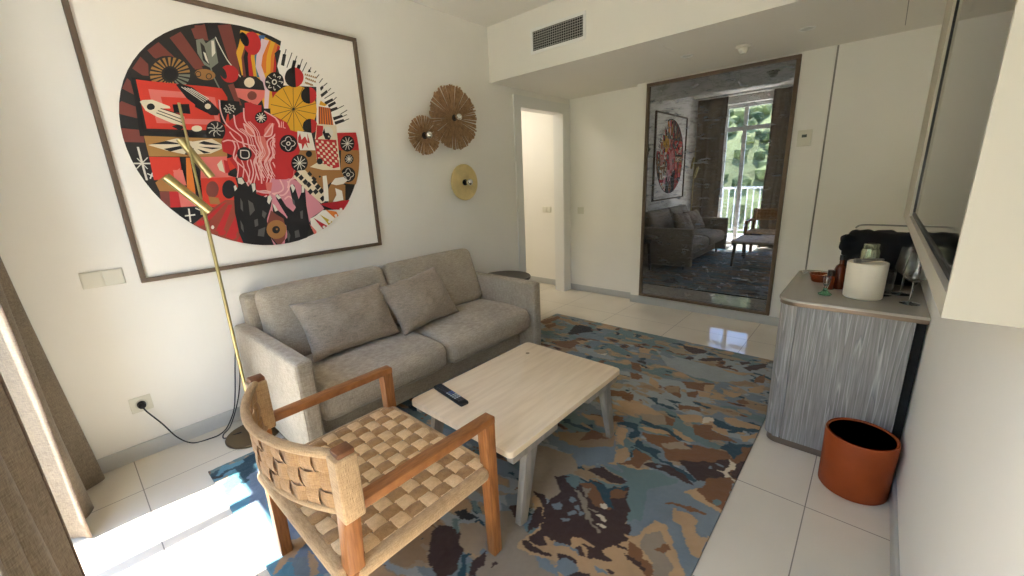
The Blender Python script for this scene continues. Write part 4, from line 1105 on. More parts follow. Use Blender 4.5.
for k in range(4500):
    x = rnd.uniform(-50, 60); t = rnd.random()**1.2; y = -26-80*t; z = -9+45*t**.8+3*noise.noise(Vector((x*.05, y*.05, 0)))
    r = rnd.uniform(.28, .72)*(1+.5*t); s = Vector((k*7.1, k*1.3, 0))
    m.add([(x+p.x*r*q, y+p.y*r*q, z+r*.5+p.z*r*q) for p in tv for q in (1+.5*noise.noise(p*2+s),)], tf)
tag(m.build('hillside_trees', M['leafy'], smooth=False), 'green woodland covering the hillside beyond the balcony, seen in the mirror', 'trees', kind='stuff')
# ------------------------------------------------------------------ framed painting on the left wall
AY, AZ = -3.348, 1.664
pt = thing('framed_painting', 'large square framed painting of a round multicoloured collage on white', 'painting', (0, AY, AZ))
f = MB(); y0, y1, z0, z1 = -4.05, -2.645, .955, 2.373; t = .022
for a in ((y0, y1, z0, z0+t), (y0, y1, z1-t, z1), (y0, y0+t, z0+t, z1-t), (y1-t, y1, z0+t, z1-t)): f.box(.002, .034, *a, b=.002)
f.build('frame', M['frame'], pt)
ACOL = dict(canvas=(244, 239, 230), maroon=(126, 66, 58), dark=(44, 42, 40), ink=(30, 29, 30), grey=(128, 132, 118), pale=(222, 218, 204), tan=(170, 126, 70),
  brown=(164, 116, 66), red=(190, 44, 46), yellow=(224, 168, 48), teal=(70, 130, 140), blue=(72, 108, 156), lilac=(222, 196, 206), orange=(220, 122, 48),
  white=(232, 226, 214), cream=(226, 212, 184), pink=(222, 118, 108), orangered=(214, 62, 46), lpink=(240, 188, 184), brickred=(150, 70, 54),
  lilacpink=(214, 140, 152), greydark=(92, 90, 88), crimson=(176, 30, 40), mustard=(196, 168, 48))
keys = list(ACOL); amats = [mat('paint_'+k, ACOL[k], .7) for k in keys]
NC = 72
circ = [(620*math.cos(2*PI*i/NC), 16+620*math.sin(2*PI*i/NC)) for i in range(NC)]
def clip(poly):
    out = poly
    for i in range(NC):
        ax, ay = circ[i]; bx, by = circ[(i+1) % NC]; inp = out; out = []
        if not inp: break
        def side(p): return (bx-ax)*(p[1]-ay)-(by-ay)*(p[0]-ax)
        for k in range(len(inp)):
            p = inp[k]; q = inp[(k+1) % len(inp)]; sp, sq = side(p), side(q)
            if sp >= 0: out.append(p)
            if (sp >= 0) != (sq >= 0):
                u = sp/(sp-sq); out.append((p[0]+(q[0]-p[0])*u, p[1]+(q[1]-p[1])*u))
    return out
art = MB(); lvl = [0]
def put(poly, key):
    poly = clip(poly)
    p2 = []
    for p in poly:
        if not p2 or math.hypot(p[0]-p2[-1][0], p[1]-p2[-1][1]) > .3: p2.append(p)
    if len(p2) < 3: return
    lvl[0] += 1; X = .0145+lvl[0]*.00003
    V3 = [Vector((p[0], p[1], 0)) for p in p2]
    try: tris = geometry.tessellate_polygon([V3])
    except Exception: return
    vs = [(X, AY+p.x/1000, AZ+p.y/1000) for p in V3]; fs = []
    for a, b, c in tris:
        n = (V3[b]-V3[a]).cross(V3[c]-V3[a]).z
        if abs(n) < 1e-6: continue
        fs.append((a, b, c) if n > 0 else (a, c, b))
    art.add(vs, fs, keys.index(key))
def stroke(pts, w, key):
    # smooth the measured line then give it a width
    P = [Vector((a, b)) for a, b in pts]; Q = []
    if len(P) > 2:
        for i in range(len(P)-1):
            p0 = P[max(i-1, 0)]; p1 = P[i]; q = P[i+1]; p3 = P[min(i+2, len(P)-1)]
            for k in range(4):
                t = k/4; Q.append(.5*((2*p1)+(-p0+q)*t+(2*p0-5*p1+4*q-p3)*t*t+(-p0+3*p1-3*q+p3)*t**3))
        Q.append(P[-1])
    else: Q = P
    for a, b in zip(Q, Q[1:]):
        d = b-a
        if d.length < .5: continue
        d.normalize(); n = Vector((-d.y, d.x))*w/2; e = d*w*.2
        lvl[0] -= .5
        put([tuple(a-n-e), tuple(b-n+e), tuple(b+n+e), tuple(a+n-e)], key); lvl[0] -= .5
    lvl[0] += 1
art.box(.004, .014, y0+t, y1-t, z0+t, z1-t, mi=keys.index('canvas'))
put(circ, 'dark')
for row in ART.strip().split('\n'):
    kind, key, w, pts = row.split('|'); P = [tuple(map(float, q.split(','))) for q in pts.split()]
    if kind == 'P': put(P, key)
    else: stroke(P, float(w)*1.45, key)
art.build('canvas', amats, pt, smooth=False)

# ------------------------------------------------------------------ wall lights
def fibre_disc(r, cy, cz, n, seed, mtl, parent):
    rnd = random.Random(seed); m = MB()
    for k in range(n):
        a = 2*PI*k/n+rnd.uniform(-.02, .02); L = r*rnd.uniform(.93, 1.0); w = 2*PI*r/n*rnd.uniform(.72, 1.08)
        x = .055+.006*math.sin(k*2.4)+rnd.uniform(-.002, .002)
        ca, sa = math.cos(a), math.sin(a)
        def P(rad, off, xx): return (xx, cy+rad*ca-off*sa, cz+rad*sa+off*ca)
        th = .004
        vs = [P(.02, -w*.12, x-th), P(L, -w/2, x+.012-th), P(L, w/2, x+.012-th), P(.02, w*.12, x-th), P(.02, -w*.12, x+th), P(L, -w/2, x+.012+th*.6), P(L, w/2, x+.012+th*.6), P(.02, w*.12, x+th)]
        m.add(vs, [(3, 2, 1, 0), (4, 5, 6, 7), (0, 1, 5, 4), (1, 2, 6, 5), (2, 3, 7, 6), (3, 0, 4, 7)])
    return m.build('shade', mtl, parent, smooth=False)
def wall_light(r, cy, cz, label, fib, seed=1):
    t = thing('wall_light', label, 'wall light', (0, cy, cz), 'round wall lights beside the doorway')
    MB().lathe([(.045, 0), (.045, .02), (.012, .022), (.012, .05)], (0.001, cy, cz), axis='x').build('backplate', M['brass'], t)
    if fib: fibre_disc(r, cy, cz, fib, seed, M['fibre'], t)
    else:
        MB().lathe([(0, .050), (r*.98, .050), (r, .054), (r, .060), (r*.97, .064), (r*.5, .060), (0, .058)], (0, cy, cz), n=48, axis='x').build('shade', M['goldleaf'], t, angle=25)
    MB().lathe([(.026, .056), (.026, .070), (.018, .074), (.016, .098), (.0, .099)], (0, cy, cz), axis='x', n=24).build('socket', M['ink'], t)
    b = MB(); b.sphere((.122, cy, cz), .030); b.build('bulb', M['chrome'], t)
    return t
wall_light(.262, -1.846, 1.925, 'largest wall light, a brown radiating fibre disc with a chrome globe', 120, 2)
wall_light(.152, -2.172, 1.768, 'small brown fibre disc wall light, left of the largest one', 84, 5)
wall_light(.157, -1.772, 1.395, 'smooth gold disc wall light, lowest of the three', 0)

# ------------------------------------------------------------------ switches and the socket
def plate(name, label, cat, x, y0, y1, z0, z1, n, group, normal='x', sgn=1):
    if normal == 'x': t = thing(name, label, cat, (x, (y0+y1)/2, (z0+z1)/2), group)
    else: t = thing(name, label, cat, ((y0+y1)/2, x, (z0+z1)/2), group)
    def bx(m, a, b, c, d, h0, h1, bv=.0015):
        if normal == 'x': m.box(x+h0, x+h1, a, b, c, d, b=bv)
        else: m.box(a, b, x-h1, x-h0, c, d, b=bv)
    m = MB(); bx(m, y0, y1, z0, z1, 0, .006); m.build('face_plate', M['plastic'], t)
    w = (y1-y0)/n
    for k in range(n):
        m = MB(); bx(m, y0+k*w+.004, y0+(k+1)*w-.003, z0+.004, z1-.004, .006, .012, .002)
        m.build('rocker', M['plastic'], t)
    return t
plate('light_switch', 'cream double light switch low beside the painting frame', 'light switch', 0, -4.262, -4.105, .965, 1.046, 2, 'light switches')
plate('light_switch', 'small white light switch right of the doorway', 'light switch', 0, .112, .198, .968, 1.048, 1, 'light switches', normal='y')
plate('light_switch', 'wide white light switch seen through the doorway on the corridor wall', 'light switch', .06, -.47, -.33, .968, 1.045, 2, 'light switches', normal='y')
so = thing('wall_socket', 'white wall socket above the left baseboard', 'socket', (0, -4.185, .305))
MB().box(0, .008, -4.230, -4.140, .262, .348, b=.003).build('face_plate', M['plastic'], so)
MB().lathe([(.029, .006), (.029, .011), (.026, .012), (.023, .0095), (0, .0095)], (0, -4.185, .305), axis='x').build('socket_ring', M['plastic'], so)

# ------------------------------------------------------------------ brass floor lamp with its cord
LX, LY = .292, -3.768
lp = thing('floor_lamp', 'slim brass floor lamp with two tube heads beside the sofa arm', 'floor lamp', (LX, LY, 0))
MB().lathe([(0, .002), (.143, .002), (.145, .006), (.145, .012), (.14, .016), (.02, .018), (.014, .03), (0, .03)], (LX-.03, LY+.0, 0), n=56).build('base', M['brass_dk'], lp)
MB().cyl((LX, LY, .016), (LX, LY, 1.31), .0085, n=20).cyl((LX, LY, 1.31), (LX, LY, 1.815), .006, n=16).build('pole', M['brass'], lp)
MB().cyl((LX+.002, LY-.004, 1.290), (LX+.002, LY-.004, 1.325), .0125, n=20).build('collar', M['brass'], lp)
def head(p, q, r, name='lamp_head'):
    p = Vector(p); q = Vector(q); d = (q-p).normalized(); u = d.orthogonal().normalized(); v = d.cross(u); n = 28; m = MB()
    L = (q-p).length; prof = [(0, 0), (r, 0), (r, L), (r-.0025, L), (r-.0025, L-.06), (0, L-.06)]
    vs = []; fs = []
    for rr, h in prof:
        for i in range(n): a = 2*PI*i/n; vs.append(p+d*h+u*math.cos(a)*rr+v*math.sin(a)*rr)
    for k in range(len(prof)-1):
        for i in range(n): j = (i+1) % n; fs.append((k*n+i, k*n+j, (k+1)*n+j, (k+1)*n+i))
    o = m.add(vs, fs).build(name, M['brass'], lp)
    return o
head((LX+.024, -3.749, 1.306), (LX+.024, -3.890, 1.478), .0205)
head((LX-.026, -3.792, 1.655), (LX-.026, -3.697, 1.474), .0185)
MB().cyl((LX-.026, LY+.004, 1.60), (LX+.004, LY, 1.60), .006, n=12).build('joint', M['brass'], lp)
MB().cyl((LX+.024, LY+.004, 1.322), (LX, LY, 1.322), .006, n=12).build('joint', M['brass'], lp)
cd = MB().tube([(.030, -4.185, .305), (.048, -4.175, .27), (.040, -4.13, .17), (.045, -4.085, .06), (.075, -4.03, .005), (.105, -3.95, .004), (.10, -3.90, .004), (.075, -3.855, .02), (.04, -3.80, .09), (.032, -3.77, .20), (.05, -3.745, .36), (.10, -3.735, .47), (.13, -3.732, .44),
     (.07, -3.742, .27), (.045, -3.775, .13), (.08, -3.84, .022), (.12, -3.89, .004), (.17, -3.90, .004), (.19, -3.87, .012), (.215, -3.82, .020)], .0034, n=8).build('power_cord', M['cable'], lp)
MB().lathe([(.019, .011), (.019, .022), (.016, .040), (.006, .048), (0, .048)], (0, -4.185, .305), axis='x').build('plug', M['black'], cd)

# ------------------------------------------------------------------ sofa
sf = thing('sofa', 'two-seat taupe fabric sofa against the painting wall', 'sofa', (.5, -2.78, 0))
FX0, FX1, FY0, FY1 = .03, .955, -3.705, -1.862
MB().soft(((.10+.79)/2, -2.783, .155), (.69, 1.70, .17), .015, n=4).build('base', M['sofa'], sf)
MB().soft((.105, -2.783, .50), (.15, 1.72, .60), .03, n=6, fn=lambda q, g: (q.x-.02*g[2], q.y, q.z)).build('back_frame', M['sofa'], sf)
for yc in ((FY0+.0425), (FY1-.0425)):
    m = MB().soft(((FX0+FX1)/2, yc, .3475), (FX1-FX0, .085, .545), .02, puff=(0, .006, .004), n=8, wob=.002, wsc=8)
    a = m.build('arm', M['sofa'], sf)
    s = -1 if yc < -3 else 1
    sm = MB()
    for yy in (yc-.036, yc+.036): sm.tube([(FX1-.006, yy, .09), (FX1-.004, yy, .35), (FX1-.007, yy, .60)], .0016, n=6)
    sm.build('piping', M['pillow'], a)
for k, (a, b) in enumerate(((-3.617, -2.792), (-2.775, -1.950))):
    def fs_(q, g):
        # crowned seat: nose drops at the front edge
        return (q.x, q.y, q.z-(.012*max(0, g[0])**3 if g[2] > 0 else 0)-.006*max(0, g[0]))
    o = MB().soft(((.36+.935)/2, (a+b)/2, .335), (.575, b-a, .185), .062, puff=(.012, .004, .022), n=10, wob=.006, wsc=4, fn=fs_, seed=k).build('seat_cushion', M['sofa'], sf, angle=60)
    MB().tube([(.931, a+.02, .275), (.937, (a+b)/2, .270), (.931, b-.02, .275)], .0022, n=6).build('piping', M['pillow'], o)
for k, (a, b) in enumerate(((-3.600, -2.792), (-2.775, -1.945))):
    R_ = Matrix.Rotation(math.radians(-17), 3, 'Y')
    def fb(q, g): return R_ @ Vector((q.x*(1-.12*g[2]), q.y, q.z))
    MB().soft((.262, (a+b)/2, .617), (.165, b-a, .46), .055, puff=(.020, .004, .006), n=10, wob=.006, wsc=4, fn=fb, seed=k+5).build('back_cushion', M['sofa'], sf, angle=60)
for x in (.15, .82):
    for y in (-3.60, -1.97): MB().cyl((x, y, .0125 if x > .5 else 0), (x, y, .08), .018, .022).build('leg', M['steel'], sf)

def pillow(label, tl, tr, br, bl, th, seed):
    tl, tr, br, bl = map(Vector, (tl, tr, br, bl)); c = (tl+tr+br+bl)/4
    n = (tr-tl).cross(tl-bl).normalized()
    if n.x < 0: n = -n
    N = 26; vs = []; fs = []; idx = {}
    for side in (1, -1):
        for j in range(N+1):
            for i in range(N+1):
                u = -1+2*i/N; v = -1+2*j/N
                if (abs(u) == 1 or abs(v) == 1) and side == -1: idx[(side, i, j)] = idx[(1, i, j)]; continue
                uu = u*(1-.07*(1-v*v)); vv = v*(1-.07*(1-u*u))
                p = (bl*(1-uu)*(1-vv)+br*(1+uu)*(1-vv)+tr*(1+uu)*(1+vv)+tl*(1-uu)*(1+vv))/4
                t = th*max(0, (1-u**4))**.5*max(0, (1-v**4))**.5*(.7+.3*(1-u*u)*(1-v*v))
                q = Vector((u*2.1, v*1.7, seed*3.7+side))
                t *= 1+.22*noise.noise(q)+.10*noise.noise(q*2.7)
                p = p+n*side*t/2+Vector((0, 0, 1))*.008*noise.noise(q*1.6)
                idx[(side, i, j)] = len(vs); vs.append(p)
        for j in range(N):
            for i in range(N):
                f_ = (idx[(side, i, j)], idx[(side, i+1, j)], idx[(side, i+1, j+1)], idx[(side, i, j+1)])
                fs.append(f_ if side > 0 else f_[::-1])
    m = MB(); m.add(vs, fs); o = m.build('throw_pillow', M['pillow'], angle=180, loc=c)
    return tag(o, label, 'pillow', 'taupe pillows on the sofa')
pillow('wide taupe pillow lying on the near half of the sofa, left of the other', (.450, -3.515, .768), (.430, -2.925, .778), (.600, -2.920, .448), (.625, -3.500, .462), .175, 1)
pillow('squarer taupe pillow at the middle of the sofa, right of the wide one', (.475, -2.985, .752), (.430, -2.475, .798), (.575, -2.385, .448), (.645, -2.925, .438), .175, 2)

# ------------------------------------------------------------------ round side table beyond the sofa
st = thing('side_table', 'dark round side table between the sofa and the doorway', 'side table', (.31, -1.57, 0))
MB().lathe([(0, .500), (.235, .500), (.24, .505), (.24, .520), (.236, .525), (0, .525)], (.31, -1.57, 0), n=56).build('table_top', M['drk_table'], st)
for k in range(3):
    a = 2*PI*k/3+PI; MB().bar((.31+.20*math.cos(a), -1.57+.20*math.sin(a), 0), (.31+.15*math.cos(a), -1.57+.15*math.sin(a), .5), .028, .028, .036, .036).build('leg', M['drk_table'], st)
MB().lathe([(.15, .44), (.165, .44), (.165, .50), (.15, .50)], (.31, -1.57, 0), n=40, closed=True).build('apron', M['drk_table'], st)
# ------------------------------------------------------------------ woven armchair
ch = thing('armchair', 'teak armchair with woven paper cord seat and curved back', 'armchair', (1.605, -3.70, 0))
AX0, AX1 = 1.283, 1.927          # leg centres
for x in (AX0, AX1):
    m = MB().bar((x, -3.963, .0125), (x, -3.958, .40), .040, .040, .045, .045, up=(0, 1, 0), b=.003)
    m.bar((x, -3.958, .40), (x+(.018 if x < 1.6 else .006), -3.940, .752), .045, .045, .043, .043, up=(0, 1, 0), b=.003)
    o = m.build('rear_leg', M['teak_leg'], ch)
    xt = x+(.018 if x < 1.6 else .006)
    MB().box(xt-.0225, xt+.0225, -3.962, -3.917, .750, .765, b=.004).build('post_cap', M['teak_dk'], o)
    MB().bar((x, -3.438, .0125), (x, -3.443, .578), .038, .040, .046, .046, up=(0, 1, 0), b=.003).build('front_leg', M['teak_leg'], ch)
    MB().box(x-.023, x+.023, -3.945, -3.418, .571, .598, b=.003).build('armrest', M['teak'], ch)
# seat: wrapped rails and over-under weave
SX0, SX1, SY0, SY1, SZ = 1.258, 1.952, -4.004, -3.420, .412
rails = MB()
rails.soft(((SX0+SX1)/2, SY1-.026, SZ-.026), (SX1-SX0-.05, .05, .052), .024, n=3)
rails.soft(((SX0+SX1)/2, SY0+.026, SZ-.026), (SX1-SX0-.05, .05, .052), .024, n=3)
rails.soft((SX0+.022, (SY0+SY1)/2, SZ-.026), (.05, SY1-SY0-.075, .052), .024, n=3)
rails.soft((SX1-.022, (SY0+SY1)/2, SZ-.026), (.05, SY1-SY0-.075, .052), .024, n=3)
rails.build('seat_rail', M['cord_wrap'], ch)
def strip(m, P, U, W, N, w, th, mi):
    """band along sampled points P, sideways vectors U, outward vectors N"""
    vs = []; fs = []
    for p, n in zip(P, N):
        for a, b in ((-1, -1), (-.8, 1), (.8, 1), (1, -1)): vs.append(Vector(p)+Vector(U)*a*w/2+Vector(n)*b*th/2)
    k = len(P)
    for i in range(k-1):
        for j in range(4): q = (j+1) % 4; fs.append((i*4+j, i*4+q, (i+1)*4+q, (i+1)*4+j))
    fs += [(0, 1, 2, 3), tuple((k-1)*4+j for j in (3, 2, 1, 0))]
    m.add(vs, fs, mi)
NX, NY = 12, 10
wx0, wx1, wy0, wy1 = SX0+.030, SX1-.030, SY0+.030, SY1-.026
px, py = (wx1-wx0)/NX, (wy1-wy0)/NY
seat = MB(); amp = .0032
def sag(x, y): return -.010*max(0, 1-((x-1.605)/.31)**2)*max(0, 1-((y+3.70)/.27)**2)
for i in range(NX):        # bands running front to back
    x = wx0+(i+.5)*px; P = []
    for k in range(NY*8+1):
        y = wy0+(wy1-wy0)*k/(NY*8); ph = (y-wy0)/py
        z = SZ-.002+amp*(1 if i % 2 else -1)*math.sin(PI*ph)*1.25
        P.append((x, y, z+sag(x, y)))
    strip(seat, P, (1, 0, 0), None, [(0, 0, 1)]*len(P), px*.93, .004, 0)
for j in range(NY):        # bands running side to side
    y = wy0+(j+.5)*py; P = []
    for k in range(NX*8+1):
        x = wx0+(wx1-wx0)*k/(NX*8); ph = (x-wx0)/px
        z = SZ-.002-amp*(-1 if j % 2 else 1)*math.sin(PI*ph)*-1.25
        P.append((x, y, z+sag(x, y)))
    strip(seat, P, (0, 1, 0), None, [(0, 0, 1)]*len(P), py*.93, .004, 1)
seat.build('woven_seat', [M['cord'], M['cord_sheen']], ch, angle=60)
# curved back: wrapped edge rolls, woven bands
def BK(s, z, off=0.):
    y = -3.941-.092*(1-s*s)-.012*(z-.56)/.18*(1-s*s); yd = .176*s
    n = Vector((-yd/.32, -1, 0)).normalized()*-1
    return Vector((1.617+.316*s, y, z))+Vector((-n.x, n.y, 0))*0+Vector((yd/.322*-1, 1, 0)).normalized()*off
Z0, Z1 = .575, .747
roll = MB()
for z, r in ((Z1, .0130), (Z0, .0120)):
    roll.tube([BK(-1+2*k/16, z) for k in range(17)], r, n=12, sub=2)
for s in (-1, 1):
    x = 1.617+.316*s; roll.box(x-.027, x+.027, -3.972, -3.914, Z0-.010, Z1+.004, b=.006, seg=3)
roll.build('back_roll', M['cord_wrap'], ch)
bw = MB(); NB = 12; NR = 3
for i in range(NB):        # upright bands
    s0 = -.93+1.86*(i+.5)/NB; P = []; Nn = []; d = Vector((.322, .176*s0, 0)).normalized(); nrm = Vector((-d.y, d.x, 0))
    for k in range(NR*8+1):
        z = Z0+(Z1-Z0)*k/(NR*8); ph = (z-Z0)/((Z1-Z0)/NR)
        P.append(BK(s0, z)+nrm*(.0055*(1 if i % 2 else -1)*math.sin(PI*ph))); Nn.append(nrm)
    strip(bw, P, d, None, Nn, .646*.93/NB*.86, .004, 0)
for j in range(NR):        # level bands
    z = Z0+(Z1-Z0)*(j+.5)/NR; P = []; Nn = []
    for k in range(NB*8+1):
        s = -.98+1.96*k/(NB*8); ph = (s+.93)/(1.86/NB)
        d = Vector((.322, .176*s, 0)).normalized(); nrm = Vector((-d.y, d.x, 0))
        P.append(BK(s, z)+nrm*(.0055*(-1 if j % 2 else 1)*-math.sin(PI*ph)*-1)); Nn.append(nrm)
    strip(bw, P, (0, 0, 1), None, Nn, (Z1-Z0)/NR*.88, .004, 1)
bw.build('woven_back', [M['cord'], M['cord']], ch, angle=60)

# ------------------------------------------------------------------ coffee table and remote
tb = thing('coffee_table', 'low pale oak coffee table with splayed grey legs', 'coffee table', (1.635, -2.91, 0))
TX0, TX1, TY0, TY1, TZ = 1.308, 1.950, -3.348, -2.465, .402
top = MB().prism(rrect(TX0, TX1, TY0, TY1, .022, .022, .022, .022), TZ-.026, TZ, b=.003).build('table_top', M['oak'], tb)
MB().lathe([(0, 0), (.012, 0), (.010, .0006), (0, .0006)], (1.42, -2.60, TZ), n=14).build('knot', M['knot'], top)
MB().box(TX0+.03, TX1-.03, TY0+.03, TY1-.03, TZ-.036, TZ-.026).build('underframe', M['ink'], tb)
for x, s in ((TX1-.028, 1), (TX0+.028, -1)):
    for (ya, yb, yf) in ((-3.325, -3.03, -3.275), (-2.78, -2.488, -2.515)):
        e = -1 if yf < -3 else 1
        m = MB().box(x-.018, x+.018, ya, yb, TZ-.066, TZ-.026, b=.003); m.build('cleat', M['oak_grey'], tb)
        yt = yf-e*.075
        m = MB().bar((x-s*.004, yt, TZ-.060), (x, yf, .0160), .034, .070, .030, .046, up=(0, 1, 0), b=.003); m.build('leg', M['oak_grey'], tb)
    MB().box(x-s*.024-.006, x-s*.024+.006, -3.05, -2.76, TZ-.062, TZ-.030, b=.002).build('side_rail', M['oak'], tb)

rm = thing('remote_control', 'black television remote lying on the coffee table', 'remote', (1.440, -3.208, TZ))
R9 = Matrix.Rotation(math.radians(-7.5), 3, 'Z'); rc = Vector((1.440, -3.208, TZ))
def rbox(a, b, c, d, e, f, bv): return MB().box(1.440+a, 1.440+b, -3.208+c, -3.208+d, TZ+e, TZ+f, b=bv, rot=R9, piv=rc)
rbox(-.122, .122, -.022, .022, .001, .019, .006).build('body', M['black'], rm)
k = 0
for col in range(13):
    x = -.105+col*.0165
    for r in range(3):
        y = -.0125+r*.0125
        mt = M['btn_dk'] if col < 6 else (M['btn_bl'] if col in (6, 7) and r > 0 else (M['btn_lt'] if col < 11 else M['btn_dk']))
        rbox(x-.0055, x+.0055, y-.0045, y+.0045, .019, .0215, .001).build('button', mt, rm, smooth=False); k += 1

# ------------------------------------------------------------------ rug: tufted surface, dyed in patches
RX0, RX1, RY0, RY1 = .457, 2.535, -4.040, -.950
RC = dict(slate=(108, 120, 126), teal=(94, 116, 115), sand=(146, 128, 104), tan=(170, 138, 100), tan2=(142, 116, 84), beige=(132, 120, 102), brown=(114, 74, 38), dbrown=(54, 30, 20),
   cream=(200, 188, 162), dteal=(18, 58, 70), ink=(26, 24, 24), lgrey=(142, 148, 146), blue2=(84, 132, 148), teal2=(66, 118, 126), mid=(104, 120, 138), gold=(178, 152, 96), cyan=(124, 168, 170))
STEP = .005
gx = int((RX1-RX0)/STEP)+1; gy = int((RY1-RY0)/STEP)+1
gxs = np.linspace(0, (RX1-RX0)*1000, gx); gys = np.linspace(0, (RY1-RY0)*1000, gy)
GX, GY = np.meshgrid(gxs, gys)
rs = np.random.RandomState(5)
def vnoise(x, y, s):
    tab = np.random.RandomState(s).rand(64, 64)
    xi = np.floor(x).astype(int); yi = np.floor(y).astype(int); fx = x-xi; fy = y-yi
    fx = fx*fx*(3-2*fx); fy = fy*fy*(3-2*fy); a = xi % 64; b = yi % 64; a1 = (xi+1) % 64; b1 = (yi+1) % 64
    return (tab[a, b]*(1-fx)+tab[a1, b]*fx)*(1-fy)+(tab[a, b1]*(1-fx)+tab[a1, b1]*fx)*fy
def fbm(x, y, s, o=4):
    t = 0; amp_ = .5; tot = 0
    for k in range(o): t = t+amp_*vnoise(x*2**k+11*k, y*2**k+7*k, s+k); tot += amp_; amp_ *= .5
    return t/tot
col = np.zeros(GX.shape+(3,)); 
def L_(k): return np.array(lin(RC[k]))
wx = GX+40*(fbm(GX/70, GY/70, 3)-.5); wy = GY+40*(fbm(GX/70+50, GY/70, 9)-.5)
base = fbm(wx/330, wy/150, 21); b2 = fbm(wx/200+9, wy/90, 33); b3 = fbm(wx/120, wy/60, 44)
col[:] = L_('slate')
for key, fld, lo, hi in (('lgrey', base, .55, 2), ('teal', base, -1, .40), ('sand', b2, .61, 2), ('tan2', b2, .68, 2), ('brown', b3, .71, 2), ('dteal', b3, -1, .26), ('dbrown', b3, .78, 2), ('sand', b2, -1, .33), ('tan', b2, -1, .28)):
    mk = (fld > lo) & (fld < hi); col[mk] = L_(key)
wx = GX+30*(fbm(GX/36, GY/30, 71)-.5)+5*(fbm(GX/14, GY/14, 81, 2)-.5); wy = GY+30*(fbm(GX/36+31, GY/30, 75)-.5)+5*(fbm(GX/14+5, GY/14, 85, 2)-.5)
for row in RUG.strip().split('\n'):
    key, pts = row.split('|'); P = [tuple(map(float, q.split(','))) for q in pts.split()]
    xs = [p[0] for p in P]; ys = [p[1] for p in P]
    bb = (wx > min(xs)) & (wx < max(xs)) & (wy > min(ys)) & (wy < max(ys))
    inside = np.zeros(GX.shape, bool); n = len(P)
    sx_, sy_ = wx[bb], wy[bb]; ins = np.zeros(sx_.shape, bool)
    for i in range(n):
        x1, y1 = P[i]; x2, y2 = P[(i+1) % n]
        if y1 == y2: continue
        c_ = ((y1 > sy_) != (y2 > sy_)) & (sx_ < (x2-x1)*(sy_-y1)/(y2-y1)+x1); ins ^= c_
    inside[bb] = ins; col[inside] = L_(key)
tone = .86+.28*fbm(GX/120, GY/120, 91)+.10*(fbm(GX/12, GY/12, 95, 2)-.5)
col = col*tone[..., None]
hz = .010+.0025*(fbm(GX/20, GY/20, 61, 2)-.5)
vs = np.stack([GX/1000, GY/1000, hz], -1).reshape(-1, 3)
ids = np.arange(gx*gy).reshape(gy, gx)
quads = np.stack([ids[:-1, :-1], ids[:-1, 1:], ids[1:, 1:], ids[1:, :-1]], -1).reshape(-1, 4)
me = bpy.data.meshes.new('rug'); nv = len(vs); nf = len(quads)
ring = list(ids[0, :])+list(ids[1:, -1])+list(ids[-1, -2::-1])+list(ids[-2:0:-1, 0])
skirt = vs[ring].copy(); skirt[:, 2] = .0005
allv = np.concatenate([vs, skirt]); nr = len(ring)
sq = np.array([[ring[(i+1) % nr], ring[i], nv+i, nv+(i+1) % nr] for i in range(nr)])
allq = np.concatenate([quads, sq])
me.vertices.add(len(allv)); me.vertices.foreach_set('co', allv.astype(np.float32).ravel())
me.loops.add(len(allq)*4); me.loops.foreach_set('vertex_index', allq.astype(np.int32).ravel())
me.polygons.add(len(allq)); me.polygons.foreach_set('loop_start', np.arange(0, len(allq)*4, 4, dtype=np.int32)); me.update(calc_edges=True)
ca = me.color_attributes.new('dye', 'FLOAT_COLOR', 'POINT')
cc = np.ones((len(allv), 4), np.float32); cc[:nv, :3] = col.reshape(-1, 3); cc[nv:, :3] = lin((70, 62, 54))
ca.data.foreach_set('color', cc.ravel())
rm_ = mat('tufted_rug', (120, 120, 120), .95, bump=.6, bscale=420, sheen=.2); nt, N, L = nodes(rm_)
at = N.new('ShaderNodeAttribute'); at.attribute_name = 'dye'; L.new(at.outputs['Color'], N['Principled BSDF'].inputs['Base Color'])
me.materials.append(rm_); me.validate()
ro = bpy.data.objects.new('area_rug', me); C.objects.link(ro); ro.location = (RX0, RY0, 0)
tag(ro, 'large tufted rug in blue grey, tan and brown camouflage patches', 'rug')
# ------------------------------------------------------------------ antiqued mirror on the far wall panel
mr = thing('wall_mirror', 'tall antiqued mirror in a thin taupe frame', 'mirror', (1.61, YM, .092))
mx0, mx1, mz0, mz1 = .985, 2.2417, .092, 2.256; t = .030
f = MB()
for a, b, c, d in ((mx0, mx1, mz0, mz0+t), (mx0, mx1, mz1-t, mz1), (mx0, mx0+t, mz0+t, mz1-t), (mx1-t, mx1, mz0+t, mz1-t)): f.box(a, b, YM-.030, YM, c, d, b=.003)
f.build('frame', M['frame'], mr)
MB().box(mx0+t, mx1-t, YM-.012, YM-.002, mz0+t, mz1-t).build('glass', M['mirror'], mr, smooth=False)

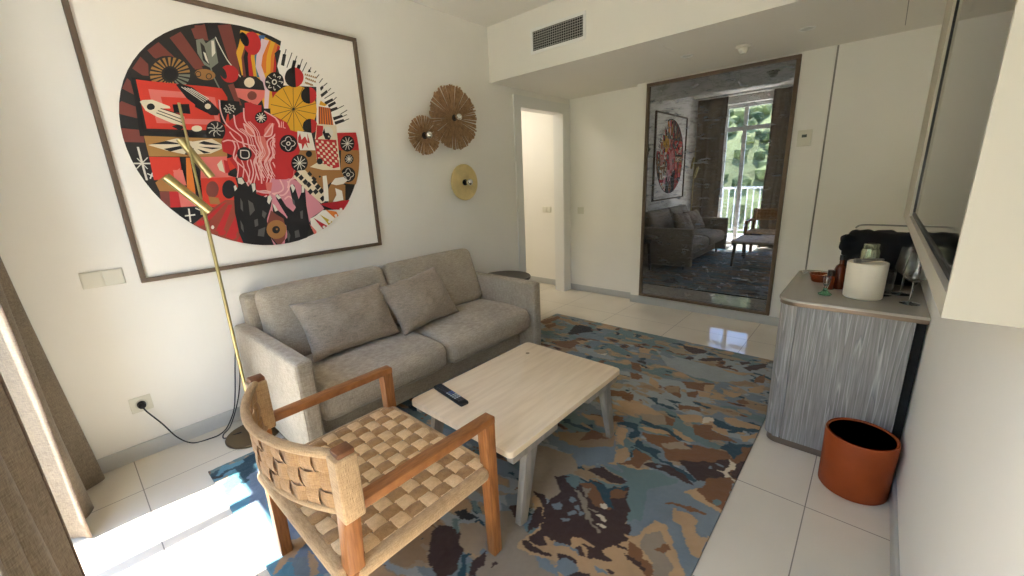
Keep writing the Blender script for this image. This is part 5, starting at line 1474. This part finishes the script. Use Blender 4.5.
# ------------------------------------------------------------------ thermostat, ceiling fittings, vent
th = thing('thermostat', 'small white thermostat right of the mirror', 'thermostat', (2.33, YM, 1.62))
MB().box(2.282, 2.378, YM-.024, YM, 1.562, 1.688, b=.006, seg=3).build('body', M['plastic'], th)
MB().box(2.312, 2.346, YM-.0255, YM-.023, 1.630, 1.652, b=.001).build('display', M['lcd'], th)
def downlight(x, y, label):
    t = thing('ceiling_downlight', label, 'downlight', (x, y, HS), 'recessed downlights in the lowered ceiling')
    MB().lathe([(.047, 0), (.047, -.004), (.036, -.005), (.034, 0)], (x, y, HS), n=36, closed=True).build('ring', M['white'], t)
    MB().lathe([(0, -.001), (.034, -.001), (.034, .002), (0, .002)], (x, y, HS), n=30).build('lens', M['lens'], t)
downlight(1.573, -.726, 'recessed ceiling downlight left of the smoke detector')
downlight(2.345, -.735, 'recessed ceiling downlight right of the smoke detector')
sd = thing('smoke_detector', 'white smoke detector protruding from the lowered ceiling above the mirror', 'smoke detector', (1.955, -.66, HS))
MB().lathe([(.052, 0), (.052, -.014), (.046, -.018), (0, -.018)], (1.955, -.66, HS), n=36).build('mounting_base', M['plastic'], sd)
MB().lathe([(.034, -.017), (.034, -.034), (.026, -.042), (.022, -.055), (0, -.056)], (1.955, -.66, HS), n=32).build('sensor_head', M['plastic'], sd)
M['slat'] = mat('vent_slat_grey', (172, 172, 166), .5)
vt = thing('air_vent', 'white air conditioning vent high on the bulkhead', 'air vent', (.765, YB, 2.495))
vx0, vx1, vz0, vz1 = .500, 1.028, 2.402, 2.590; t = .022
f = MB()
for a, b, c, d in ((vx0, vx1, vz0, vz0+t), (vx0, vx1, vz1-t, vz1), (vx0, vx0+t, vz0+t, vz1-t), (vx1-t, vx1, vz0+t, vz1-t)): f.box(a, b, YB-.010, YB, c, d, b=.002)
f.build('frame', M['white'], vt)
MB().box(vx0+t, vx1-t, YB-.0015, YB-.0005, vz0+t, vz1-t).build('backing', M['dark'], vt, smooth=False)
n = 8
for k in range(n):
    z = vz0+t+(vz1-vz0-2*t)*(k+.5)/n
    MB().box(vx0+t, vx1-t, YB-.008, YB-.006, z-.0022, z+.0022).build('slat', M['slat'], vt, smooth=False)
for k in range(23):
    x = vx0+t+(vx1-vx0-2*t)*(k+.5)/23
    MB().box(x-.0013, x+.0013, YB-.0055, YB-.002, vz0+t, vz1-t).build('fin', M['slat'], vt, smooth=False)

# ------------------------------------------------------------------ television in its white wall box
BX, BY0, BY1, BZ0, BZ1 = 2.954, -3.345, -1.465, 1.137, 2.240
TVX, TY_0, TY_1, TZ_0, TZ_1 = 2.966, -3.330, -1.930, 1.182, 1.985
w = MB()
w.box(2.995, X1, BY0, BY1, BZ0, BZ1)                       # back of the box
w.box(BX, 2.995, BY0, TY_0-.004, BZ0, BZ1); w.box(BX, 2.995, TY_1+.004, BY1, BZ0, BZ1)
w.box(BX, 2.995, TY_0-.004, TY_1+.004, BZ0, TZ_0-.004); w.box(BX, 2.995, TY_0-.004, TY_1+.004, TZ_1+.004, BZ1)
bx = w.build('television_surround', mat('cream_lacquer', (188, 181, 163), .5), smooth=False, loc=((BX+X1)/2, (BY0+BY1)/2, BZ0))
tag(bx, 'large cream box on the right wall framing the television', 'wall box')
tv_ = thing('television', 'black flat television set into the cream wall box', 'television', (TVX, (TY_0+TY_1)/2, TZ_0))
f = MB()
for a, b, c, d in ((TY_0, TY_1, TZ_0, TZ_0+.012), (TY_0, TY_1, TZ_1-.012, TZ_1), (TY_0, TY_0+.012, TZ_0+.012, TZ_1-.012), (TY_1-.012, TY_1, TZ_0+.012, TZ_1-.012)): f.box(TVX-.004, 2.994, a, b, c, d, b=.001)
f.build('bezel', M['black'], tv_)
MB().box(TVX, 2.994, TY_0+.012, TY_1-.012, TZ_0+.012, TZ_1-.012).build('screen', M['screen'], tv_, smooth=False)

# ------------------------------------------------------------------ minibar cabinet
CX0, CX1, CY0, CY1, CZ = 2.556, 3.040, -2.035, -1.285, .786
cb = thing('minibar_cabinet', 'grey brushed timber cabinet with a glossy taupe top', 'cabinet', (2.8, -1.66, 0))
MB().prism(rrect(CX0+.012, CX1, CY0+.012, CY1, .055, 0, 0, .055), 0.0, .040).build('plinth', M['bronze'], cb)
MB().prism(rrect(CX0, CX1-.012, CY0+.014, CY1, .05, 0, 0, .05), .040, CZ-.028).build('carcass', M['timber'], cb)
MB().box(CX0+.080, CX1-.004, CY0, CY0+.020, .040, CZ-.030, b=.002).build('door', M['timber'], cb)
MB().prism([(CX0+.043, CY0+.002), (CX0+.075, CY0+.002), (CX0+.075, CY0+.022), (CX0+.043, CY0+.022)], .040, CZ-.030).build('side_stave', M['timber'], cb)
MB().prism(rrect(CX0-.006, X1-.002, CY0-.006, CY1+.006, .075, 0, 0, .075), CZ-.030, CZ-.012).build('edge_band', M['bronze'], cb)
MB().prism(rrect(CX0-.010, X1-.001, CY0-.010, CY1+.010, .080, 0, 0, .080), CZ-.012, CZ, b=.002).build('countertop', M['counter'], cb)
MB().box(CX1, X1-.004, CY0+.03, CY1, 0, CZ-.030).build('gap_shade', M['dark'], cb, smooth=False)  # near-black block painted as the shade in the open gap beside the wall

# things standing on the counter
bk = thing('ice_bucket', 'cream leather ice bucket on the cabinet top', 'ice bucket', (2.853, -1.825, CZ))
MB().lathe([(.068, .001), (.073, .006), (.075, .150), (.075, .168), (.072, .170), (.070, .168), (.068, .02), (0, .02)], (2.853, -1.825, CZ), n=48).build('body', M['cream'], bk)
MB().lathe([(.0, .150), (.069, .150), (.069, .163), (.066, .167), (0, .168)], (2.853, -1.825, CZ), n=40).build('lid', M['cream'], bk)
tg = MB(); 
for s in (-1, 1): tg.bar((2.815, -1.872+s*.006, CZ+.178+.004*s), (2.905, -1.820+s*.010, CZ+.186), .010, .004, b=.001)
tg.cyl((2.806, -1.878, CZ+.180), (2.824, -1.866, CZ+.180), .010)
tag(tg.build('ice_tongs', M['steel'], loc=(2.86, -1.85, CZ+.17)), 'silver tongs lying across the top of the cream ice bucket', 'tongs')
jr = thing('glass_jar', 'greenish silver jar standing behind the cream ice bucket', 'jar', (2.856, -1.640, CZ))
MB().lathe([(0, .001), (.036, .001), (.038, .006), (.038, .19), (.034, .205), (.0, .206)], (2.856, -1.640, CZ), n=32).build('body', M['jar'], jr)
MB().lathe([(.0, .204), (.030, .204), (.032, .208), (.032, .226), (.029, .230), (0, .230)], (2.856, -1.640, CZ), n=32).build('lid', M['jar'], jr)
bt = thing('liquor_bottle', 'small amber brown bottle left of the ice bucket', 'bottle', (2.755, -1.70, CZ))
MB().lathe([(0, .001), (.024, .001), (.026, .006), (.026, .100), (.020, .118), (.010, .128), (.010, .150), (0, .150)], (2.755, -1.70, CZ), n=28).build('body', M['amberliq'], bt)
MB().lathe([(0, .149), (.012, .149), (.012, .172), (0, .172)], (2.755, -1.70, CZ), n=20).build('cap', M['black'], bt)
b2_ = thing('liquor_bottle', 'tiny reddish bottle with a dark cap, between the orange dish and the amber bottle', 'bottle', (2.722, -1.735, CZ))
MB().lathe([(0, .001), (.019, .001), (.020, .005), (.020, .060), (.012, .072), (0, .072)], (2.722, -1.735, CZ), n=24).build('body', M['amberliq'], b2_)
MB().lathe([(0, .070), (.016, .070), (.016, .098), (0, .098)], (2.722, -1.735, CZ), n=20).build('cap', M['ink'], b2_)
ds = thing('glass_dish', 'small orange glass dish on the cabinet top', 'dish', (2.668, -1.585, CZ))
MB().lathe([(0, .002), (.034, .002), (.038, .006), (.047, .038), (.050, .044), (.046, .044), (.042, .037), (.034, .010), (0, .008)], (2.668, -1.585, CZ), n=36).build('bowl', M['amber'], ds)
MB().bar((2.640, -1.60, CZ+.020), (2.700, -1.575, CZ+.042), .006, .003, b=.001).build('spoon', M['brass'], ds)
gg = thing('cordial_glass', 'tiny glass with a bright green foot in front of the ice bucket', 'glass', (2.715, -1.865, CZ))
MB().lathe([(0, .001), (.027, .001), (.028, .006), (.018, .012), (.010, .022), (.008, .034), (0, .036)], (2.715, -1.865, CZ), n=24).build('foot', M['green'], gg)
MB().lathe([(0, .034), (.008, .036), (.013, .055), (.015, .088), (.0135, .088), (.0115, .056), (0, .042)], (2.715, -1.865, CZ), n=24).build('bowl', M['glass'], gg)
def wine_glass(x, y, label):
    t = thing('wine_glass', label, 'wine glass', (x, y, CZ), 'wine glasses on the cabinet')
    MB().lathe([(0, .001), (.036, .001), (.036, .003), (.010, .006), (.004, .010), (.0035, .090), (.008, .098), (0, .099)], (x, y, CZ), n=32).build('stem', M['glass'], t)
    MB().lathe([(0, .098), (.018, .101), (.040, .120), (.041, .135), (.030, .225), (.0288, .225), (.0395, .136), (.0385, .121), (.017, .1035), (0, .1005)], (x, y, CZ), n=36).build('bowl', M['glass'], t)
wine_glass(3.016, -1.845, 'clear wine glass nearest the counter front, right of the ice bucket')
wine_glass(2.990, -1.680, 'clear wine glass standing behind the other, right of the ice bucket')
tm = MB().lathe([(0, .001), (.033, .001), (.036, .120), (.0345, .120), (.0315, .012), (0, .010)], (2.925, -1.735, CZ), n=32).build('tumbler', M['glass'], loc=(2.925, -1.735, CZ))
tag(tm, 'clear straight tumbler between the ice bucket and wine glasses', 'tumbler')
bg = thing('cloth_bag', 'black cloth bag slumped at the back of the cabinet top', 'bag', (2.90, -1.42, CZ))
def slump(q, g):
    k = .5+.5*g[2]
    return (q.x-.030*max(0, k-.5)*(1 if g[0] < 0 else 0)*2, q.y, max(-.128, q.z-.018*max(0, -g[0])**2*(1 if g[2] > 0 else 0)))
MB().soft((2.905, -1.425, CZ+.131), (.300, .21, .258), .05, puff=(.008, .012, .008), n=14, wob=.022, wsc=14, fn=slump, seed=4).build('body', M['cloth_bk'], bg, angle=80)
MB().soft((2.760, -1.485, CZ+.205), (.070, .10, .085), .030, n=6, wob=.018, wsc=22, seed=8).build('flap', M['cloth_bk'], bg, angle=80)
MB().tube([(2.775, -1.33, CZ+.268), (2.80, -1.33, CZ+.286), (2.90, -1.33, CZ+.288), (3.02, -1.33, CZ+.286)], .0045, n=8).build('handle', M['steel'], bg)

# ------------------------------------------------------------------ waste bin
wb = thing('waste_bin', 'round orange leather waste bin in front of the cabinet', 'waste bin', (2.935, -2.172, 0))
c = (2.935, -2.172, 0)
MB().lathe([(0, .002), (.119, .002), (.122, .006), (.125, .262), (.123, .268), (.116, .268), (.114, .262)], c, n=64).build('shell', M['bin'], wb, angle=50)
MB().lathe([(.1145, .262), (.111, .10), (.109, .014), (0, .012)], c, n=64).build('liner', M['bin_in'], wb, angle=50)
# ------------------------------------------------------------------ light: sun and sky through the balcony window
sc = bpy.context.scene
wd = bpy.data.worlds.new('sky'); sc.world = wd; wd.use_nodes = True; nt = wd.node_tree
bgn = nt.nodes['Background']; sk = nt.nodes.new('ShaderNodeTexSky'); sk.sky_type = 'NISHITA'; sk.sun_disc = False
sk.sun_elevation = math.radians(67); sk.sun_rotation = math.radians(180); sk.air_density = 1.; sk.dust_density = 0.15
nt.links.new(sk.outputs[0], bgn.inputs[0]); bgn.inputs[1].default_value = SKY
sl = bpy.data.lights.new('sun', 'SUN'); sl.energy = SUN; sl.angle = math.radians(.6); sl.color = (1, .945, .88)
so_ = bpy.data.objects.new('sun', sl); C.objects.link(so_)
d = Vector((.04, 1, -2.4)).normalized(); so_.rotation_euler = d.to_track_quat('-Z', 'Y').to_euler(); so_.location = (1, -8, 8)

# ------------------------------------------------------------------ camera
yaw, pitch, roll = CAM_ROT
F = Vector((-math.sin(yaw)*math.cos(pitch), math.cos(yaw)*math.cos(pitch), math.sin(pitch)))
R0 = Vector((math.cos(yaw), math.sin(yaw), 0)); U0 = R0.cross(F)
Rr = math.cos(roll)*R0+math.sin(roll)*U0; Ur = -math.sin(roll)*R0+math.cos(roll)*U0
cam = bpy.data.cameras.new('camera'); co = bpy.data.objects.new('camera', cam); C.objects.link(co)
mtx = Matrix(((Rr.x, Ur.x, -F.x), (Rr.y, Ur.y, -F.y), (Rr.z, Ur.z, -F.z))).to_4x4(); mtx.translation = Vector(CAM_LOC)
co.matrix_world = mtx
cam.sensor_width = 36; cam.lens = 36*404.85/1024; cam.clip_start = .02; cam.clip_end = 400
sc.camera = co
vs_ = sc.view_settings; vs_.view_transform = 'Standard'; vs_.look = 'None'; vs_.gamma = 1; vs_.use_curve_mapping = False; vs_.exposure = EXPO
sc.cycles.max_bounces = 14; sc.cycles.diffuse_bounces = 8; sc.cycles.glossy_bounces = 6; sc.cycles.transmission_bounces = 10; sc.cycles.transparent_max_bounces = 12
sc.cycles.sample_clamp_indirect = 10
